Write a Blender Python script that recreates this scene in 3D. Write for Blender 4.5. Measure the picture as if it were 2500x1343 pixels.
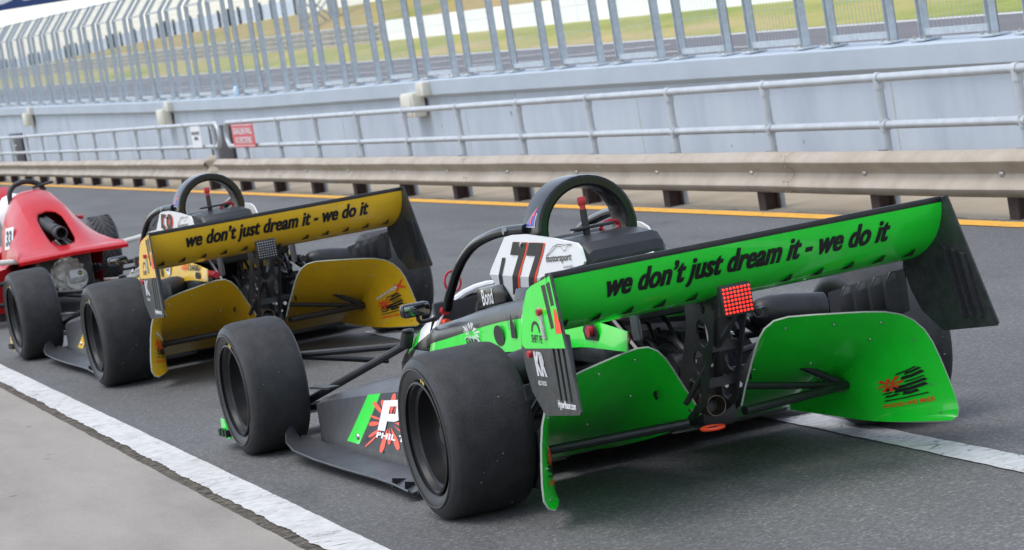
import bpy, bmesh, math, random
from mathutils import Vector, Matrix, noise
R = math.radians
random.seed(7)
for o in list(bpy.data.objects):
    bpy.data.objects.remove(o)
scene = bpy.context.scene
COL = scene.collection

# ------------------------------------------------------------------ camera
cam = bpy.data.cameras.new('camera')
cam.sensor_width = 36.0
cam.lens = 7368.14 / 2500 * 36
cam.clip_start = 0.1
cam.clip_end = 3000
camo = bpy.data.objects.new('camera', cam)
COL.objects.link(camo)
camo.matrix_world = Matrix.Translation((-3.290, -9.523, 1.591)) @ (
    Matrix.Rotation(-0.28761, 4, 'Z') @ Matrix.Rotation(1.485885, 4, 'X') @ Matrix.Rotation(-0.162937, 4, 'Z'))
scene.camera = camo
cam.dof.use_dof = True
cam.dof.focus_distance = 10.3
cam.dof.aperture_fstop = 11
scene.render.resolution_x = 1024
scene.render.resolution_y = 550

# ------------------------------------------------------------------ world + sun (bright overcast)
SUN_EL, SUN_AZ = 66, 276        # azimuth: compass angle from +Y, clockwise, of where the sun stands
w = bpy.data.worlds.new('World')
scene.world = w
w.use_nodes = True
nt = w.node_tree
sky = nt.nodes.new('ShaderNodeTexSky')
sky.sky_type = 'NISHITA'
sky.sun_disc = False
sky.sun_elevation = R(SUN_EL)
sky.sun_rotation = R(SUN_AZ)
sky.dust_density = 1.0
sky.air_density = 1.0
hs = nt.nodes.new('ShaderNodeHueSaturation')
hs.inputs['Saturation'].default_value = 0.55
bg = nt.nodes['Background']
bg.inputs[1].default_value = 0.15
nt.links.new(sky.outputs[0], hs.inputs['Color'])
nt.links.new(hs.outputs[0], bg.inputs[0])
sd = bpy.data.lights.new('sun', 'SUN')
sd.energy = 1.1
sd.angle = R(40)
sd.color = (1.0, 0.975, 0.94)
so = bpy.data.objects.new('sun', sd)
COL.objects.link(so)
az = R(SUN_AZ)
sv = Vector((math.sin(az) * math.cos(R(SUN_EL)), math.cos(az) * math.cos(R(SUN_EL)), math.sin(R(SUN_EL))))
so.rotation_euler = (-sv).to_track_quat('-Z', 'Y').to_euler()
so.location = (0, 0, 30)
scene.view_settings.view_transform = 'Standard'
scene.view_settings.look = 'None'
scene.view_settings.gamma = 1
scene.view_settings.exposure = 0.92

# ------------------------------------------------------------------ materials
MATS = {}


def nd(t, kind, **kw):
    n = t.nodes.new(kind)
    for k, v in kw.items():
        setattr(n, k, v)
    return n


def mat(name, col, rough=0.5, metal=0.0, coat=0.0, var=0.12, scale=8.0, bump=0.0, bscale=60.0, rvar=0.1,
        emit=None, estr=0.0, col2=None, spec=0.5):
    """principled material with gentle procedural colour, roughness and relief variation"""
    if name in MATS:
        return MATS[name]
    m = bpy.data.materials.new(name)
    m.use_nodes = True
    t = m.node_tree
    b = t.nodes['Principled BSDF']
    tc = nd(t, 'ShaderNodeTexCoord')
    n = nd(t, 'ShaderNodeTexNoise')
    n.inputs['Scale'].default_value = scale
    n.inputs['Detail'].default_value = 6
    n.inputs['Roughness'].default_value = 0.65
    t.links.new(tc.outputs['Object'], n.inputs['Vector'])
    mx = nd(t, 'ShaderNodeMix', data_type='RGBA')
    c2 = col2 if col2 else tuple(c * (1 - 2 * var) for c in col)
    c1 = col if col2 else tuple(min(1, c * (1 + var)) for c in col)
    mx.inputs[6].default_value = (*c1, 1)
    mx.inputs[7].default_value = (*c2, 1)
    rp = nd(t, 'ShaderNodeMapRange')
    rp.inputs[1].default_value = 0.35
    rp.inputs[2].default_value = 0.7
    t.links.new(n.outputs[0], rp.inputs[0])
    t.links.new(rp.outputs[0], mx.inputs[0])
    t.links.new(mx.outputs[2], b.inputs['Base Color'])
    rr = nd(t, 'ShaderNodeMapRange')
    rr.inputs[3].default_value = max(0.02, rough - rvar)
    rr.inputs[4].default_value = min(1, rough + rvar)
    t.links.new(n.outputs[0], rr.inputs[0])
    t.links.new(rr.outputs[0], b.inputs['Roughness'])
    b.inputs['Metallic'].default_value = metal
    b.inputs['Coat Weight'].default_value = coat
    b.inputs['Coat Roughness'].default_value = 0.06
    b.inputs['Specular IOR Level'].default_value = spec
    if bump:
        n2 = nd(t, 'ShaderNodeTexNoise')
        n2.inputs['Scale'].default_value = bscale
        n2.inputs['Detail'].default_value = 4
        t.links.new(tc.outputs['Object'], n2.inputs['Vector'])
        bp = nd(t, 'ShaderNodeBump')
        bp.inputs['Strength'].default_value = bump
        bp.inputs['Distance'].default_value = 0.004
        t.links.new(n2.outputs[0], bp.inputs['Height'])
        t.links.new(bp.outputs[0], b.inputs['Normal'])
    if emit:
        b.inputs['Emission Color'].default_value = (*emit, 1)
        b.inputs['Emission Strength'].default_value = estr
    MATS[name] = m
    return m


def ramp(t, fac, stops):
    r = nd(t, 'ShaderNodeValToRGB')
    el = r.color_ramp.elements
    el[0].position, el[0].color = stops[0][0], (*stops[0][1], 1)
    el[1].position, el[1].color = stops[-1][0], (*stops[-1][1], 1)
    for p, c in stops[1:-1]:
        e = el.new(p)
        e.color = (*c, 1)
    t.links.new(fac, r.inputs[0])
    return r.outputs[0]


def asphalt_mat(name, dark, light, patch=0.15):
    m = bpy.data.materials.new(name)
    m.use_nodes = True
    t = m.node_tree
    b = t.nodes['Principled BSDF']
    tc = nd(t, 'ShaderNodeTexCoord')
    v = nd(t, 'ShaderNodeTexVoronoi')
    v.inputs['Scale'].default_value = 120
    t.links.new(tc.outputs['Object'], v.inputs['Vector'])
    n = nd(t, 'ShaderNodeTexNoise')
    n.inputs['Scale'].default_value = 42
    n.inputs['Detail'].default_value = 9
    n.inputs['Roughness'].default_value = 0.85
    t.links.new(tc.outputs['Object'], n.inputs['Vector'])
    big = nd(t, 'ShaderNodeTexNoise')
    big.inputs['Scale'].default_value = 0.7
    big.inputs['Detail'].default_value = 5
    mp = nd(t, 'ShaderNodeMapping')
    mp.inputs['Scale'].default_value = (2.2, 0.35, 1)
    t.links.new(tc.outputs['Object'], mp.inputs[0])
    t.links.new(mp.outputs[0], big.inputs['Vector'])
    base = ramp(t, n.outputs[0], [(0.40, dark), (0.62, light)])
    # pale aggregate chips: the random colour of each voronoi cell, only the brightest kept
    sep = nd(t, 'ShaderNodeSeparateColor')
    t.links.new(v.outputs['Color'], sep.inputs[0])
    chip = nd(t, 'ShaderNodeMapRange')
    chip.inputs[1].default_value = 0.80
    chip.inputs[2].default_value = 1.0
    t.links.new(sep.outputs[0], chip.inputs[0])
    mx = nd(t, 'ShaderNodeMix', data_type='RGBA')
    mx.inputs[7].default_value = (light[0] * 1.45, light[1] * 1.45, light[2] * 1.44, 1)
    t.links.new(chip.outputs[0], mx.inputs[0])
    t.links.new(base, mx.inputs[6])
    mul = nd(t, 'ShaderNodeMix', data_type='RGBA', blend_type='MULTIPLY')
    mul.inputs[0].default_value = 1
    t.links.new(mx.outputs[2], mul.inputs[6])
    t.links.new(ramp(t, big.outputs[0], [(0.3, (1 - patch,) * 3), (0.7, (1 + patch,) * 3)]), mul.inputs[7])
    # old oil drips and rubber smears
    st_ = nd(t, 'ShaderNodeTexNoise')
    st_.inputs['Scale'].default_value = 1.7
    st_.inputs['Detail'].default_value = 7
    st_.inputs['Roughness'].default_value = 0.6
    mp2 = nd(t, 'ShaderNodeMapping')
    mp2.inputs['Scale'].default_value = (1.6, 0.55, 1)
    mp2.inputs['Location'].default_value = (3.1, 7.7, 0)
    t.links.new(tc.outputs['Object'], mp2.inputs[0])
    t.links.new(mp2.outputs[0], st_.inputs['Vector'])
    mul2 = nd(t, 'ShaderNodeMix', data_type='RGBA', blend_type='MULTIPLY')
    mul2.inputs[0].default_value = 1
    t.links.new(mul.outputs[2], mul2.inputs[6])
    t.links.new(ramp(t, st_.outputs[0], [(0.56, (1, 1, 1)), (0.70, (.74, .74, .75))]), mul2.inputs[7])
    t.links.new(mul2.outputs[2], b.inputs['Base Color'])
    b.inputs['Roughness'].default_value = 0.74
    b.inputs['Specular IOR Level'].default_value = 0.36
    bp = nd(t, 'ShaderNodeBump')
    bp.inputs['Strength'].default_value = 0.35
    bp.inputs['Distance'].default_value = 0.003
    t.links.new(v.outputs['Distance'], bp.inputs['Height'])
    t.links.new(bp.outputs[0], b.inputs['Normal'])
    return m


def paint_mat(name, col, under, wear=0.5, stretch=(1, 6, 1), scale=9):
    """road paint with cracks and ragged worn patches that show the road underneath"""
    m = bpy.data.materials.new(name)
    m.use_nodes = True
    t = m.node_tree
    b = t.nodes['Principled BSDF']
    tc = nd(t, 'ShaderNodeTexCoord')
    mp = nd(t, 'ShaderNodeMapping')
    mp.inputs['Scale'].default_value = stretch
    t.links.new(tc.outputs['Object'], mp.inputs[0])
    n = nd(t, 'ShaderNodeTexNoise')
    n.inputs['Scale'].default_value = scale
    n.inputs['Detail'].default_value = 9
    n.inputs['Roughness'].default_value = 0.72
    n.inputs['Distortion'].default_value = 0.6
    t.links.new(mp.outputs[0], n.inputs['Vector'])
    v = nd(t, 'ShaderNodeTexVoronoi', feature='DISTANCE_TO_EDGE')
    v.inputs['Scale'].default_value = scale * 1.1
    dn = nd(t, 'ShaderNodeMixRGB')
    t.links.new(mp.outputs[0], v.inputs['Vector'])
    cr = ramp(t, v.outputs[0], [(0.012, (1, 1, 1)), (0.03, (0, 0, 0))])
    wr = ramp(t, n.outputs[0], [(0.52 + 0.2 * (1 - wear), (0, 0, 0)), (0.56 + 0.2 * (1 - wear), (1, 1, 1))])
    n3 = nd(t, 'ShaderNodeTexNoise')
    n3.inputs['Scale'].default_value = 5
    t.links.new(tc.outputs['Object'], n3.inputs['Vector'])
    gate = ramp(t, n3.outputs[0], [(0.5, (0, 0, 0)), (0.6, (1, 1, 1))])
    ml = nd(t, 'ShaderNodeMix', data_type='RGBA', blend_type='MULTIPLY')
    ml.inputs[0].default_value = 1
    t.links.new(cr, ml.inputs[6])
    t.links.new(gate, ml.inputs[7])
    mxm = nd(t, 'ShaderNodeMix', data_type='RGBA', blend_type='LIGHTEN')
    mxm.inputs[0].default_value = 1
    t.links.new(ml.outputs[2], mxm.inputs[6])
    t.links.new(wr, mxm.inputs[7])
    n2 = nd(t, 'ShaderNodeTexNoise')
    n2.inputs['Scale'].default_value = 22
    n2.inputs['Detail'].default_value = 8
    t.links.new(tc.outputs['Object'], n2.inputs['Vector'])
    pc = ramp(t, n2.outputs[0], [(0.3, tuple(c * 0.78 for c in col)), (0.6, col)])
    fin = nd(t, 'ShaderNodeMix', data_type='RGBA')
    t.links.new(mxm.outputs[2], fin.inputs[0])
    t.links.new(pc, fin.inputs[6])
    fin.inputs[7].default_value = (*under, 1)
    t.links.new(fin.outputs[2], b.inputs['Base Color'])
    b.inputs['Roughness'].default_value = 0.75
    t.nodes.remove(dn)
    bp = nd(t, 'ShaderNodeBump')
    bp.inputs['Strength'].default_value = 0.35
    bp.inputs['Distance'].default_value = 0.004
    t.links.new(n2.outputs[0], bp.inputs['Height'])
    t.links.new(bp.outputs[0], b.inputs['Normal'])
    return m


def ground_mat(name, stops, scale=1.0, stretch=(1, 1, 1), fine=40, rough=0.9, bump=0.3, detail_mul=0.25, speck=0):
    m = bpy.data.materials.new(name)
    m.use_nodes = True
    t = m.node_tree
    b = t.nodes['Principled BSDF']
    tc = nd(t, 'ShaderNodeTexCoord')
    mp = nd(t, 'ShaderNodeMapping')
    mp.inputs['Scale'].default_value = stretch
    t.links.new(tc.outputs['Object'], mp.inputs[0])
    n = nd(t, 'ShaderNodeTexNoise')
    n.inputs['Scale'].default_value = scale
    n.inputs['Detail'].default_value = 8
    n.inputs['Roughness'].default_value = 0.62
    t.links.new(mp.outputs[0], n.inputs['Vector'])
    c = ramp(t, n.outputs[0], stops)
    f = nd(t, 'ShaderNodeTexNoise')
    f.inputs['Scale'].default_value = fine
    f.inputs['Detail'].default_value = 6
    f.inputs['Roughness'].default_value = 0.8
    t.links.new(tc.outputs['Object'], f.inputs['Vector'])
    ml = nd(t, 'ShaderNodeMix', data_type='RGBA', blend_type='MULTIPLY')
    ml.inputs[0].default_value = 1
    t.links.new(c, ml.inputs[6])
    t.links.new(ramp(t, f.outputs[0], [(0.3, (1 - detail_mul,) * 3), (0.7, (1 + detail_mul,) * 3)]), ml.inputs[7])
    outc = ml.outputs[2]
    if speck:                     # scattered chips, knocks and stuck dirt
        v = nd(t, 'ShaderNodeTexVoronoi')
        v.inputs['Scale'].default_value = speck
        t.links.new(tc.outputs['Object'], v.inputs['Vector'])
        sc = nd(t, 'ShaderNodeSeparateColor')
        t.links.new(v.outputs['Color'], sc.inputs[0])
        pick = nd(t, 'ShaderNodeMath', operation='GREATER_THAN')
        pick.inputs[1].default_value = 0.72
        t.links.new(sc.outputs[1], pick.inputs[0])
        rad = nd(t, 'ShaderNodeMath', operation='MULTIPLY')
        rad.inputs[1].default_value = 0.16
        t.links.new(sc.outputs[2], rad.inputs[0])
        near = nd(t, 'ShaderNodeMath', operation='LESS_THAN')
        t.links.new(v.outputs['Distance'], near.inputs[0])
        t.links.new(rad.outputs[0], near.inputs[1])
        both = nd(t, 'ShaderNodeMath', operation='MULTIPLY')
        t.links.new(pick.outputs[0], both.inputs[0])
        t.links.new(near.outputs[0], both.inputs[1])
        half = nd(t, 'ShaderNodeMath', operation='MULTIPLY')
        half.inputs[1].default_value = 0.6
        t.links.new(both.outputs[0], half.inputs[0])
        sm_ = nd(t, 'ShaderNodeMix', data_type='RGBA')
        t.links.new(half.outputs[0], sm_.inputs[0])
        t.links.new(outc, sm_.inputs[6])
        sm_.inputs[7].default_value = (.10, .085, .07, 1)
        outc = sm_.outputs[2]
    t.links.new(outc, b.inputs['Base Color'])
    b.inputs['Roughness'].default_value = rough
    b.inputs['Specular IOR Level'].default_value = 0.25
    bp = nd(t, 'ShaderNodeBump')
    bp.inputs['Strength'].default_value = bump
    bp.inputs['Distance'].default_value = 0.01
    t.links.new(f.outputs[0], bp.inputs['Height'])
    t.links.new(bp.outputs[0], b.inputs['Normal'])
    return m


GREEN = mat('green_vinyl', (0.010, 0.78, 0.034), 0.34, coat=0.8, var=0.05, rvar=0.06)
YELLOW = mat('yellow_vinyl', (0.80, 0.475, 0.010), 0.36, coat=0.6, var=0.05, rvar=0.06)
CARBON = mat('black_carbon', (0.030, 0.033, 0.034), 0.40, coat=0.1, var=0.25, scale=30, bump=0.15, bscale=260)
SATIN = mat('satin_black', (0.018, 0.018, 0.02), 0.45, var=0.2, scale=20)
RAILB = mat('semi_gloss_black', (0.012, 0.012, 0.014), 0.3, coat=0.15, var=0.15, rvar=0.08, spec=0.35)
GREY = mat('raw_grey_composite', (0.042, 0.043, 0.047), 0.40, var=0.15, scale=14, bump=0.06, bscale=120)
GLOSS = mat('gloss_black', (0.010, 0.011, 0.013), 0.2, coat=0.12, var=0.15, rvar=0.06, spec=0.35)
RIM = mat('black_alloy', (0.010, 0.010, 0.011), 0.42, metal=0.0, coat=0.0, var=0.2, spec=0.35)
TREAD = mat('slick_tread_rubber', (0.024, 0.024, 0.0255), 0.72, var=0.2, scale=14, bump=0.5, bscale=140)
SIDEW = mat('sidewall_rubber', (0.018, 0.018, 0.02), 0.48, var=0.15, scale=20, bump=0.15, bscale=90)
STEEL = mat('bright_steel', (0.55, 0.55, 0.56), 0.28, metal=1, var=0.1)
ALLOY = mat('cast_alloy', (0.50, 0.49, 0.46), 0.45, metal=0.3, var=0.25, scale=25, bump=0.2)
WHITE = mat('white_gelcoat', (0.84, 0.845, 0.85), 0.25, coat=0.4, var=0.02)
INK = mat('black_vinyl', (0.012, 0.012, 0.013), 0.45, var=0.1)
WINK = mat('white_vinyl', (0.75, 0.75, 0.76), 0.45, var=0.05)
ORANGE = mat('orange_vinyl', (0.85, 0.07, 0.02), 0.4, var=0.05)
RED = mat('red_paint', (0.48, 0.006, 0.008), 0.30, spec=0.22, coat=0.08, var=0.05, rvar=0.05)
REDP = mat('red_anodised', (0.5, 0.03, 0.045), 0.3, metal=0.3, var=0.1)
BEIGE = mat('beige_seat', (0.55, 0.47, 0.34), 0.8, var=0.1)
GALV = mat('galvanised_steel', (0.45, 0.50, 0.54), 0.5, metal=0.1, var=0.10, scale=16)
PIPE = mat('galvanised_pipe', (0.46, 0.485, 0.51), 0.42, metal=0.2, var=0.08, scale=4, bump=0.04)
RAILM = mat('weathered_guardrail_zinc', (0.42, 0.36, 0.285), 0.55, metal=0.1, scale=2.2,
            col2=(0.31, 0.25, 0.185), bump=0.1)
RUST = mat('rusty_post', (0.075, 0.04, 0.032), 0.8, scale=18, col2=(0.04, 0.024, 0.022), bump=0.4)
BOXM = mat('cream_box', (0.62, 0.60, 0.52), 0.5, var=0.08)
DARKB = mat('dark_board', (0.035, 0.035, 0.045), 0.6, var=0.1)
SIGNR = mat('red_sign', (0.62, 0.06, 0.08), 0.45, var=0.05)
SIGNW = mat('white_sign', (0.72, 0.73, 0.76), 0.45, var=0.03)
WALLC = ground_mat('painted_wall', [(0.34, (0.37, 0.42, 0.485)), (0.5, (0.42, 0.473, 0.54)), (0.66, (0.45, 0.503, 0.565))],
                   1.6, (1, 1, 0.35), 90, 0.7, 0.15, 0.06, speck=3.5)
WALLT = ground_mat('coping_paint', [(0.3, (0.37, 0.425, 0.485)), (0.7, (0.435, 0.49, 0.55))], 2.0, (1, 0.4, 1), 60, 0.65, 0.12, 0.08)
ASPH = asphalt_mat('pit_asphalt', (0.064, 0.063, 0.061), (0.134, 0.132, 0.128), 0.2)
ASPH2 = asphalt_mat('track_asphalt', (0.115, 0.11, 0.115), (0.15, 0.145, 0.15), 0.1)
CONC = ground_mat('pale_concrete', [(0.28, (0.215, 0.196, 0.172)), (0.48, (0.285, 0.26, 0.23)), (0.68, (0.335, 0.307, 0.272))],
                  0.9, (2.2, 0.6, 1), 110, 0.9, 0.35, 0.2, speck=7)
SAND = ground_mat('sandy_concrete', [(0.3, (0.33, 0.265, 0.185)), (0.6, (0.42, 0.35, 0.255))], 1.5, (1, 0.6, 1), 60, 0.9, 0.2, 0.1)
SEAM = ground_mat('gritty_seam', [(0.36, (0.035, 0.03, 0.024)), (0.62, (0.17, 0.145, 0.115))], 25, (1, 1, 1), 90, 0.95, 0.8, 0.4)
GRASS = ground_mat('mown_grass', [(0.34, (0.20, 0.25, 0.055)), (0.48, (0.31, 0.31, 0.09)), (0.64, (0.42, 0.33, 0.15))],
                   0.22, (1, 0.35, 1), 3.0, 0.95, 0.2, 0.25)
STRAW = ground_mat('dry_grass', [(0.3, (0.21, 0.23, 0.05)), (0.5, (0.33, 0.26, 0.09)), (0.72, (0.38, 0.26, 0.13))],
                   0.3, (1, 0.3, 1), 3.0, 0.95, 0.2, 0.25)
LINEW = paint_mat('worn_white_paint', (0.56, 0.55, 0.53), (0.12, 0.11, 0.10), 0.62, (1.2, 7, 1), 6)
LINEW2 = paint_mat('very_worn_white_paint', (0.48, 0.485, 0.48), (0.09, 0.09, 0.09), 0.62, (3, 3, 1), 5)
LINEY = paint_mat('yellow_paint', (0.72, 0.36, 0.025), (0.16, 0.13, 0.08), 0.25, (1, 2, 1), 5)


# ------------------------------------------------------------------ mesh helpers
def ob(name, verts, faces, mats, parent=None, midx=None, smooth=35, sub=0):
    me = bpy.data.meshes.new(name)
    me.from_pydata([tuple(v) for v in verts], [], faces)
    if not isinstance(mats, (list, tuple)):
        mats = [mats]
    for m in mats:
        me.materials.append(m)
    if midx:
        for p, i in zip(me.polygons, midx):
            p.material_index = i
    bm = bmesh.new()
    bm.from_mesh(me)
    bmesh.ops.recalc_face_normals(bm, faces=bm.faces)
    bm.to_mesh(me)
    bm.free()
    return link(name, me, parent, smooth)


def link(name, me, parent=None, smooth=35):
    if smooth:
        me.shade_smooth()
        me.set_sharp_from_angle(angle=R(smooth))
    o = bpy.data.objects.new(name, me)
    COL.objects.link(o)
    if parent is not None:
        o.parent = parent
    return o


def tag(o, label, cat, group=None, kind=None):
    if label:
        o['label'] = label
    if cat:
        o['category'] = cat
    if group:
        o['group'] = group
    if kind:
        o['kind'] = kind
    return o


def empty(name, loc, rz=0, parent=None):
    o = bpy.data.objects.new(name, None)
    o.empty_display_size = 0.2
    COL.objects.link(o)
    o.location = loc
    o.rotation_euler = (0, 0, rz)
    if parent is not None:
        o.parent = parent
    return o


class MB:
    """collects simple shapes into one mesh"""

    def __init__(s):
        s.v, s.f, s.m = [], [], []

    def add(s, verts, faces, mi=0):
        k = len(s.v)
        s.v += [tuple(v) for v in verts]
        s.f += [tuple(i + k for i in f) for f in faces]
        s.m += [mi] * len(faces)
        return s

    def box(s, c, d, mi=0, rot=None, bev=0.0):
        bm = bmesh.new()
        bmesh.ops.create_cube(bm, size=1)
        for v in bm.verts:
            v.co = Vector((v.co.x * d[0], v.co.y * d[1], v.co.z * d[2]))
        if bev:
            bmesh.ops.bevel(bm, geom=bm.edges[:], offset=bev, segments=2, profile=0.5, affect='EDGES')
        if rot is not None:
            bmesh.ops.transform(bm, matrix=rot, verts=bm.verts)
        bmesh.ops.translate(bm, vec=Vector(c), verts=bm.verts)
        bm.verts.index_update()
        s.add([v.co[:] for v in bm.verts], [[v.index for v in f.verts] for f in bm.faces], mi)
        bm.free()
        return s

    def tube(s, pts, r, seg=10, mi=0, cap=True, smooth_n=0):
        pts = [Vector(p) for p in pts]
        if smooth_n:
            pts = spline(pts, smooth_n)
        rr = r if isinstance(r, (list, tuple)) else [r] * len(pts)
        if len(rr) != len(pts):
            rr = [rr[0]] * len(pts)
        up = None
        rings = []
        for i, p in enumerate(pts):
            d = (pts[min(i + 1, len(pts) - 1)] - pts[max(i - 1, 0)]).normalized()
            if up is None:
                up = Vector((0, 0, 1)) if abs(d.z) < 0.9 else Vector((1, 0, 0))
            a = d.cross(up).normalized()
            up = a.cross(d).normalized()
            rings.append([p + rr[i] * (math.cos(2 * math.pi * k / seg) * a + math.sin(2 * math.pi * k / seg) * up) for k in range(seg)])
        v = [q for ring in rings for q in ring]
        f = []
        for i in range(len(rings) - 1):
            for k in range(seg):
                f.append((i * seg + k, i * seg + (k + 1) % seg, (i + 1) * seg + (k + 1) % seg, (i + 1) * seg + k))
        if cap:
            f.append(tuple(range(seg - 1, -1, -1)))
            f.append(tuple((len(rings) - 1) * seg + k for k in range(seg)))
        return s.add(v, f, mi)

    def lathe(s, prof, axis='x', o=(0, 0, 0), seg=48, mi=0, mats=None, closed=False):
        """prof: list of (axial, radius)"""
        v, f, mm = [], [], []
        n = len(prof)
        for k in range(seg):
            a = 2 * math.pi * k / seg
            for (x, r) in prof:
                c, sn = r * math.cos(a), r * math.sin(a)
                p = (x, c, sn) if axis == 'x' else ((c, x, sn) if axis == 'y' else (c, sn, x))
                v.append((p[0] + o[0], p[1] + o[1], p[2] + o[2]))
        for k in range(seg):
            k2 = (k + 1) % seg
            for i in range(n - 1 + (1 if closed else 0)):
                i2 = (i + 1) % n
                f.append((k * n + i, k * n + i2, k2 * n + i2, k2 * n + i))
                mm.append(mats[i] if mats else mi)
        kk = len(s.v)
        s.v += v
        s.f += [tuple(i + kk for i in q) for q in f]
        s.m += mm
        return s

    def prism(s, poly, fn, t, mi=0):
        """poly: list of 2-D points; fn(a, b, h) -> 3-D; extruded from h=0 to h=t"""
        n = len(poly)
        v = [fn(a, b, 0) for a, b in poly] + [fn(a, b, t) for a, b in poly]
        f = [tuple(range(n)), tuple(range(2 * n - 1, n - 1, -1))]
        f += [(i, (i + 1) % n, n + (i + 1) % n, n + i) for i in range(n)]
        return s.add(v, f, mi)

    def loft(s, secs, closed=True, cap=True, mi=0):
        n = len(secs[0])
        v = [p for q in secs for p in q]
        f = []
        for i in range(len(secs) - 1):
            for k in range(n if closed else n - 1):
                k2 = (k + 1) % n
                f.append((i * n + k, i * n + k2, (i + 1) * n + k2, (i + 1) * n + k))
        if cap and closed:
            f.append(tuple(range(n)))
            f.append(tuple((len(secs) - 1) * n + k for k in range(n)))
        return s.add(v, f, mi)

    def build(s, name, mats, parent=None, smooth=35):
        return ob(name, s.v, s.f, mats, parent, s.m, smooth)


def spline(pts, n):
    P = [Vector(p) for p in pts]
    out = []
    for i in range(len(P) - 1):
        p0, p1, p2, p3 = P[max(i - 1, 0)], P[i], P[i + 1], P[min(i + 2, len(P) - 1)]
        for k in range(n):
            t = k / n
            out.append(0.5 * ((2 * p1) + (-p0 + p2) * t + (2 * p0 - 5 * p1 + 4 * p2 - p3) * t * t + (-p0 + 3 * p1 - 3 * p2 + p3) * t ** 3))
    out.append(P[-1])
    return out


def shell(name, grid, th, m_in, m_out, m_edge, parent, flip=False):
    """a curved panel of real thickness: grid[i][j] points; inside face on the grid, outside face offset by th"""
    ni, nj = len(grid), len(grid[0])
    G = [[Vector(p) for p in row] for row in grid]
    N = []
    for i in range(ni):
        row = []
        for j in range(nj):
            a = G[min(i + 1, ni - 1)][j] - G[max(i - 1, 0)][j]
            b = G[i][min(j + 1, nj - 1)] - G[i][max(j - 1, 0)]
            n = a.cross(b)
            row.append((n.normalized() if n.length > 1e-9 else Vector((0, 0, 1))) * (-1 if flip else 1))
        N.append(row)
    v = [G[i][j] for i in range(ni) for j in range(nj)] + [G[i][j] + N[i][j] * th for i in range(ni) for j in range(nj)]
    f, m = [], []
    o = ni * nj
    for i in range(ni - 1):
        for j in range(nj - 1):
            q = (i * nj + j, i * nj + j + 1, (i + 1) * nj + j + 1, (i + 1) * nj + j)
            f.append(q)
            m.append(0)
            f.append(tuple(o + k for k in reversed(q)))
            m.append(1)
    ring = [(0, j) for j in range(nj)] + [(i, nj - 1) for i in range(1, ni)] + [(ni - 1, j) for j in range(nj - 2, -1, -1)] + [(i, 0) for i in range(ni - 2, 0, -1)]
    for k in range(len(ring)):
        a = ring[k][0] * nj + ring[k][1]
        b = ring[(k + 1) % len(ring)][0] * nj + ring[(k + 1) % len(ring)][1]
        f.append((a, b, o + b, o + a))
        m.append(2)
    return ob(name, v, f, [m_in, m_out, m_edge], parent, m, 40)


def plate(name, outline, holes, fn, th, m, parent, mats=None):
    """flat plate with holes, filled by a 2-D curve; fn(a, b, h) -> 3-D"""
    cu = bpy.data.curves.new('tmp', 'CURVE')
    cu.dimensions = '2D'
    cu.fill_mode = 'BOTH'
    cu.extrude = th / 2
    for poly in [outline] + holes:
        sp = cu.splines.new('POLY')
        sp.points.add(len(poly) - 1)
        for p, q in zip(sp.points, poly):
            p.co = (q[0], q[1], 0, 1)
        sp.use_cyclic_u = True
    me = curve_mesh(cu)
    for vtx in me.vertices:
        vtx.co = Vector(fn(vtx.co.x, vtx.co.y, vtx.co.z))
    me.materials.clear()
    me.materials.append(m)
    me.name = name
    return link(name, me, parent, 35)


def curve_mesh(cu):
    o = bpy.data.objects.new('tmp', cu)
    COL.objects.link(o)
    dg = bpy.context.evaluated_depsgraph_get()
    me = bpy.data.meshes.new_from_object(o.evaluated_get(dg))
    bpy.data.objects.remove(o)
    bpy.data.curves.remove(cu)
    return me


def circ(cx, cy, r, n=20):
    return [(cx + r * math.cos(2 * math.pi * k / n), cy + r * math.sin(2 * math.pi * k / n)) for k in range(n)]


TXT = {}


def text2d(body, bold=0.0, shear=0.0, cuts=0, res=3):
    """flat lettering as (verts, faces) in a 0..1 box, plus its width/height ratio"""
    key = (body, bold, shear, cuts)
    if key in TXT:
        return TXT[key]
    cu = bpy.data.curves.new('tmp', 'FONT')
    cu.body = body
    cu.offset = bold
    cu.shear = shear
    cu.resolution_u = res
    cu.space_character = 1.0 + bold * 1.2
    me = curve_mesh(cu)
    bm = bmesh.new()
    bm.from_mesh(me)
    bpy.data.meshes.remove(me)
    bmesh.ops.remove_doubles(bm, verts=bm.verts, dist=1e-5)
    x0 = min(v.co.x for v in bm.verts)
    x1 = max(v.co.x for v in bm.verts)
    y0 = min(v.co.y for v in bm.verts)
    y1 = max(v.co.y for v in bm.verts)
    for v in bm.verts:
        v.co = Vector(((v.co.x - x0) / (x1 - x0), (v.co.y - y0) / (y1 - y0), 0))
    for k in range(1, cuts):
        bmesh.ops.bisect_plane(bm, geom=bm.verts[:] + bm.edges[:] + bm.faces[:], plane_co=(0, k / cuts, 0), plane_no=(0, 1, 0))
    bm.verts.index_update()
    r = ([v.co[:2] for v in bm.verts], [[v.index for v in f.verts] for f in bm.faces], (x1 - x0) / (y1 - y0))
    bm.free()
    TXT[key] = r
    return r


def lettering(body, fn, m, parent, name='lettering', bold=0.02, shear=0.0, cuts=0, heavy=0.0, lift=(0, 0, 0)):
    """heavy: widens the upright strokes by laying a second copy a little to the side"""
    v, f, _ = text2d(body, bold, shear, cuts)
    V, F = [fn(a, b) for a, b in v], list(f)
    if heavy:
        n = len(V)
        V += [fn(a + heavy, b) + Vector(lift) for a, b in v]
        F += [[i + n for i in q] for q in f]
    return ob(name, V, F, m, parent, smooth=0)


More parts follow.
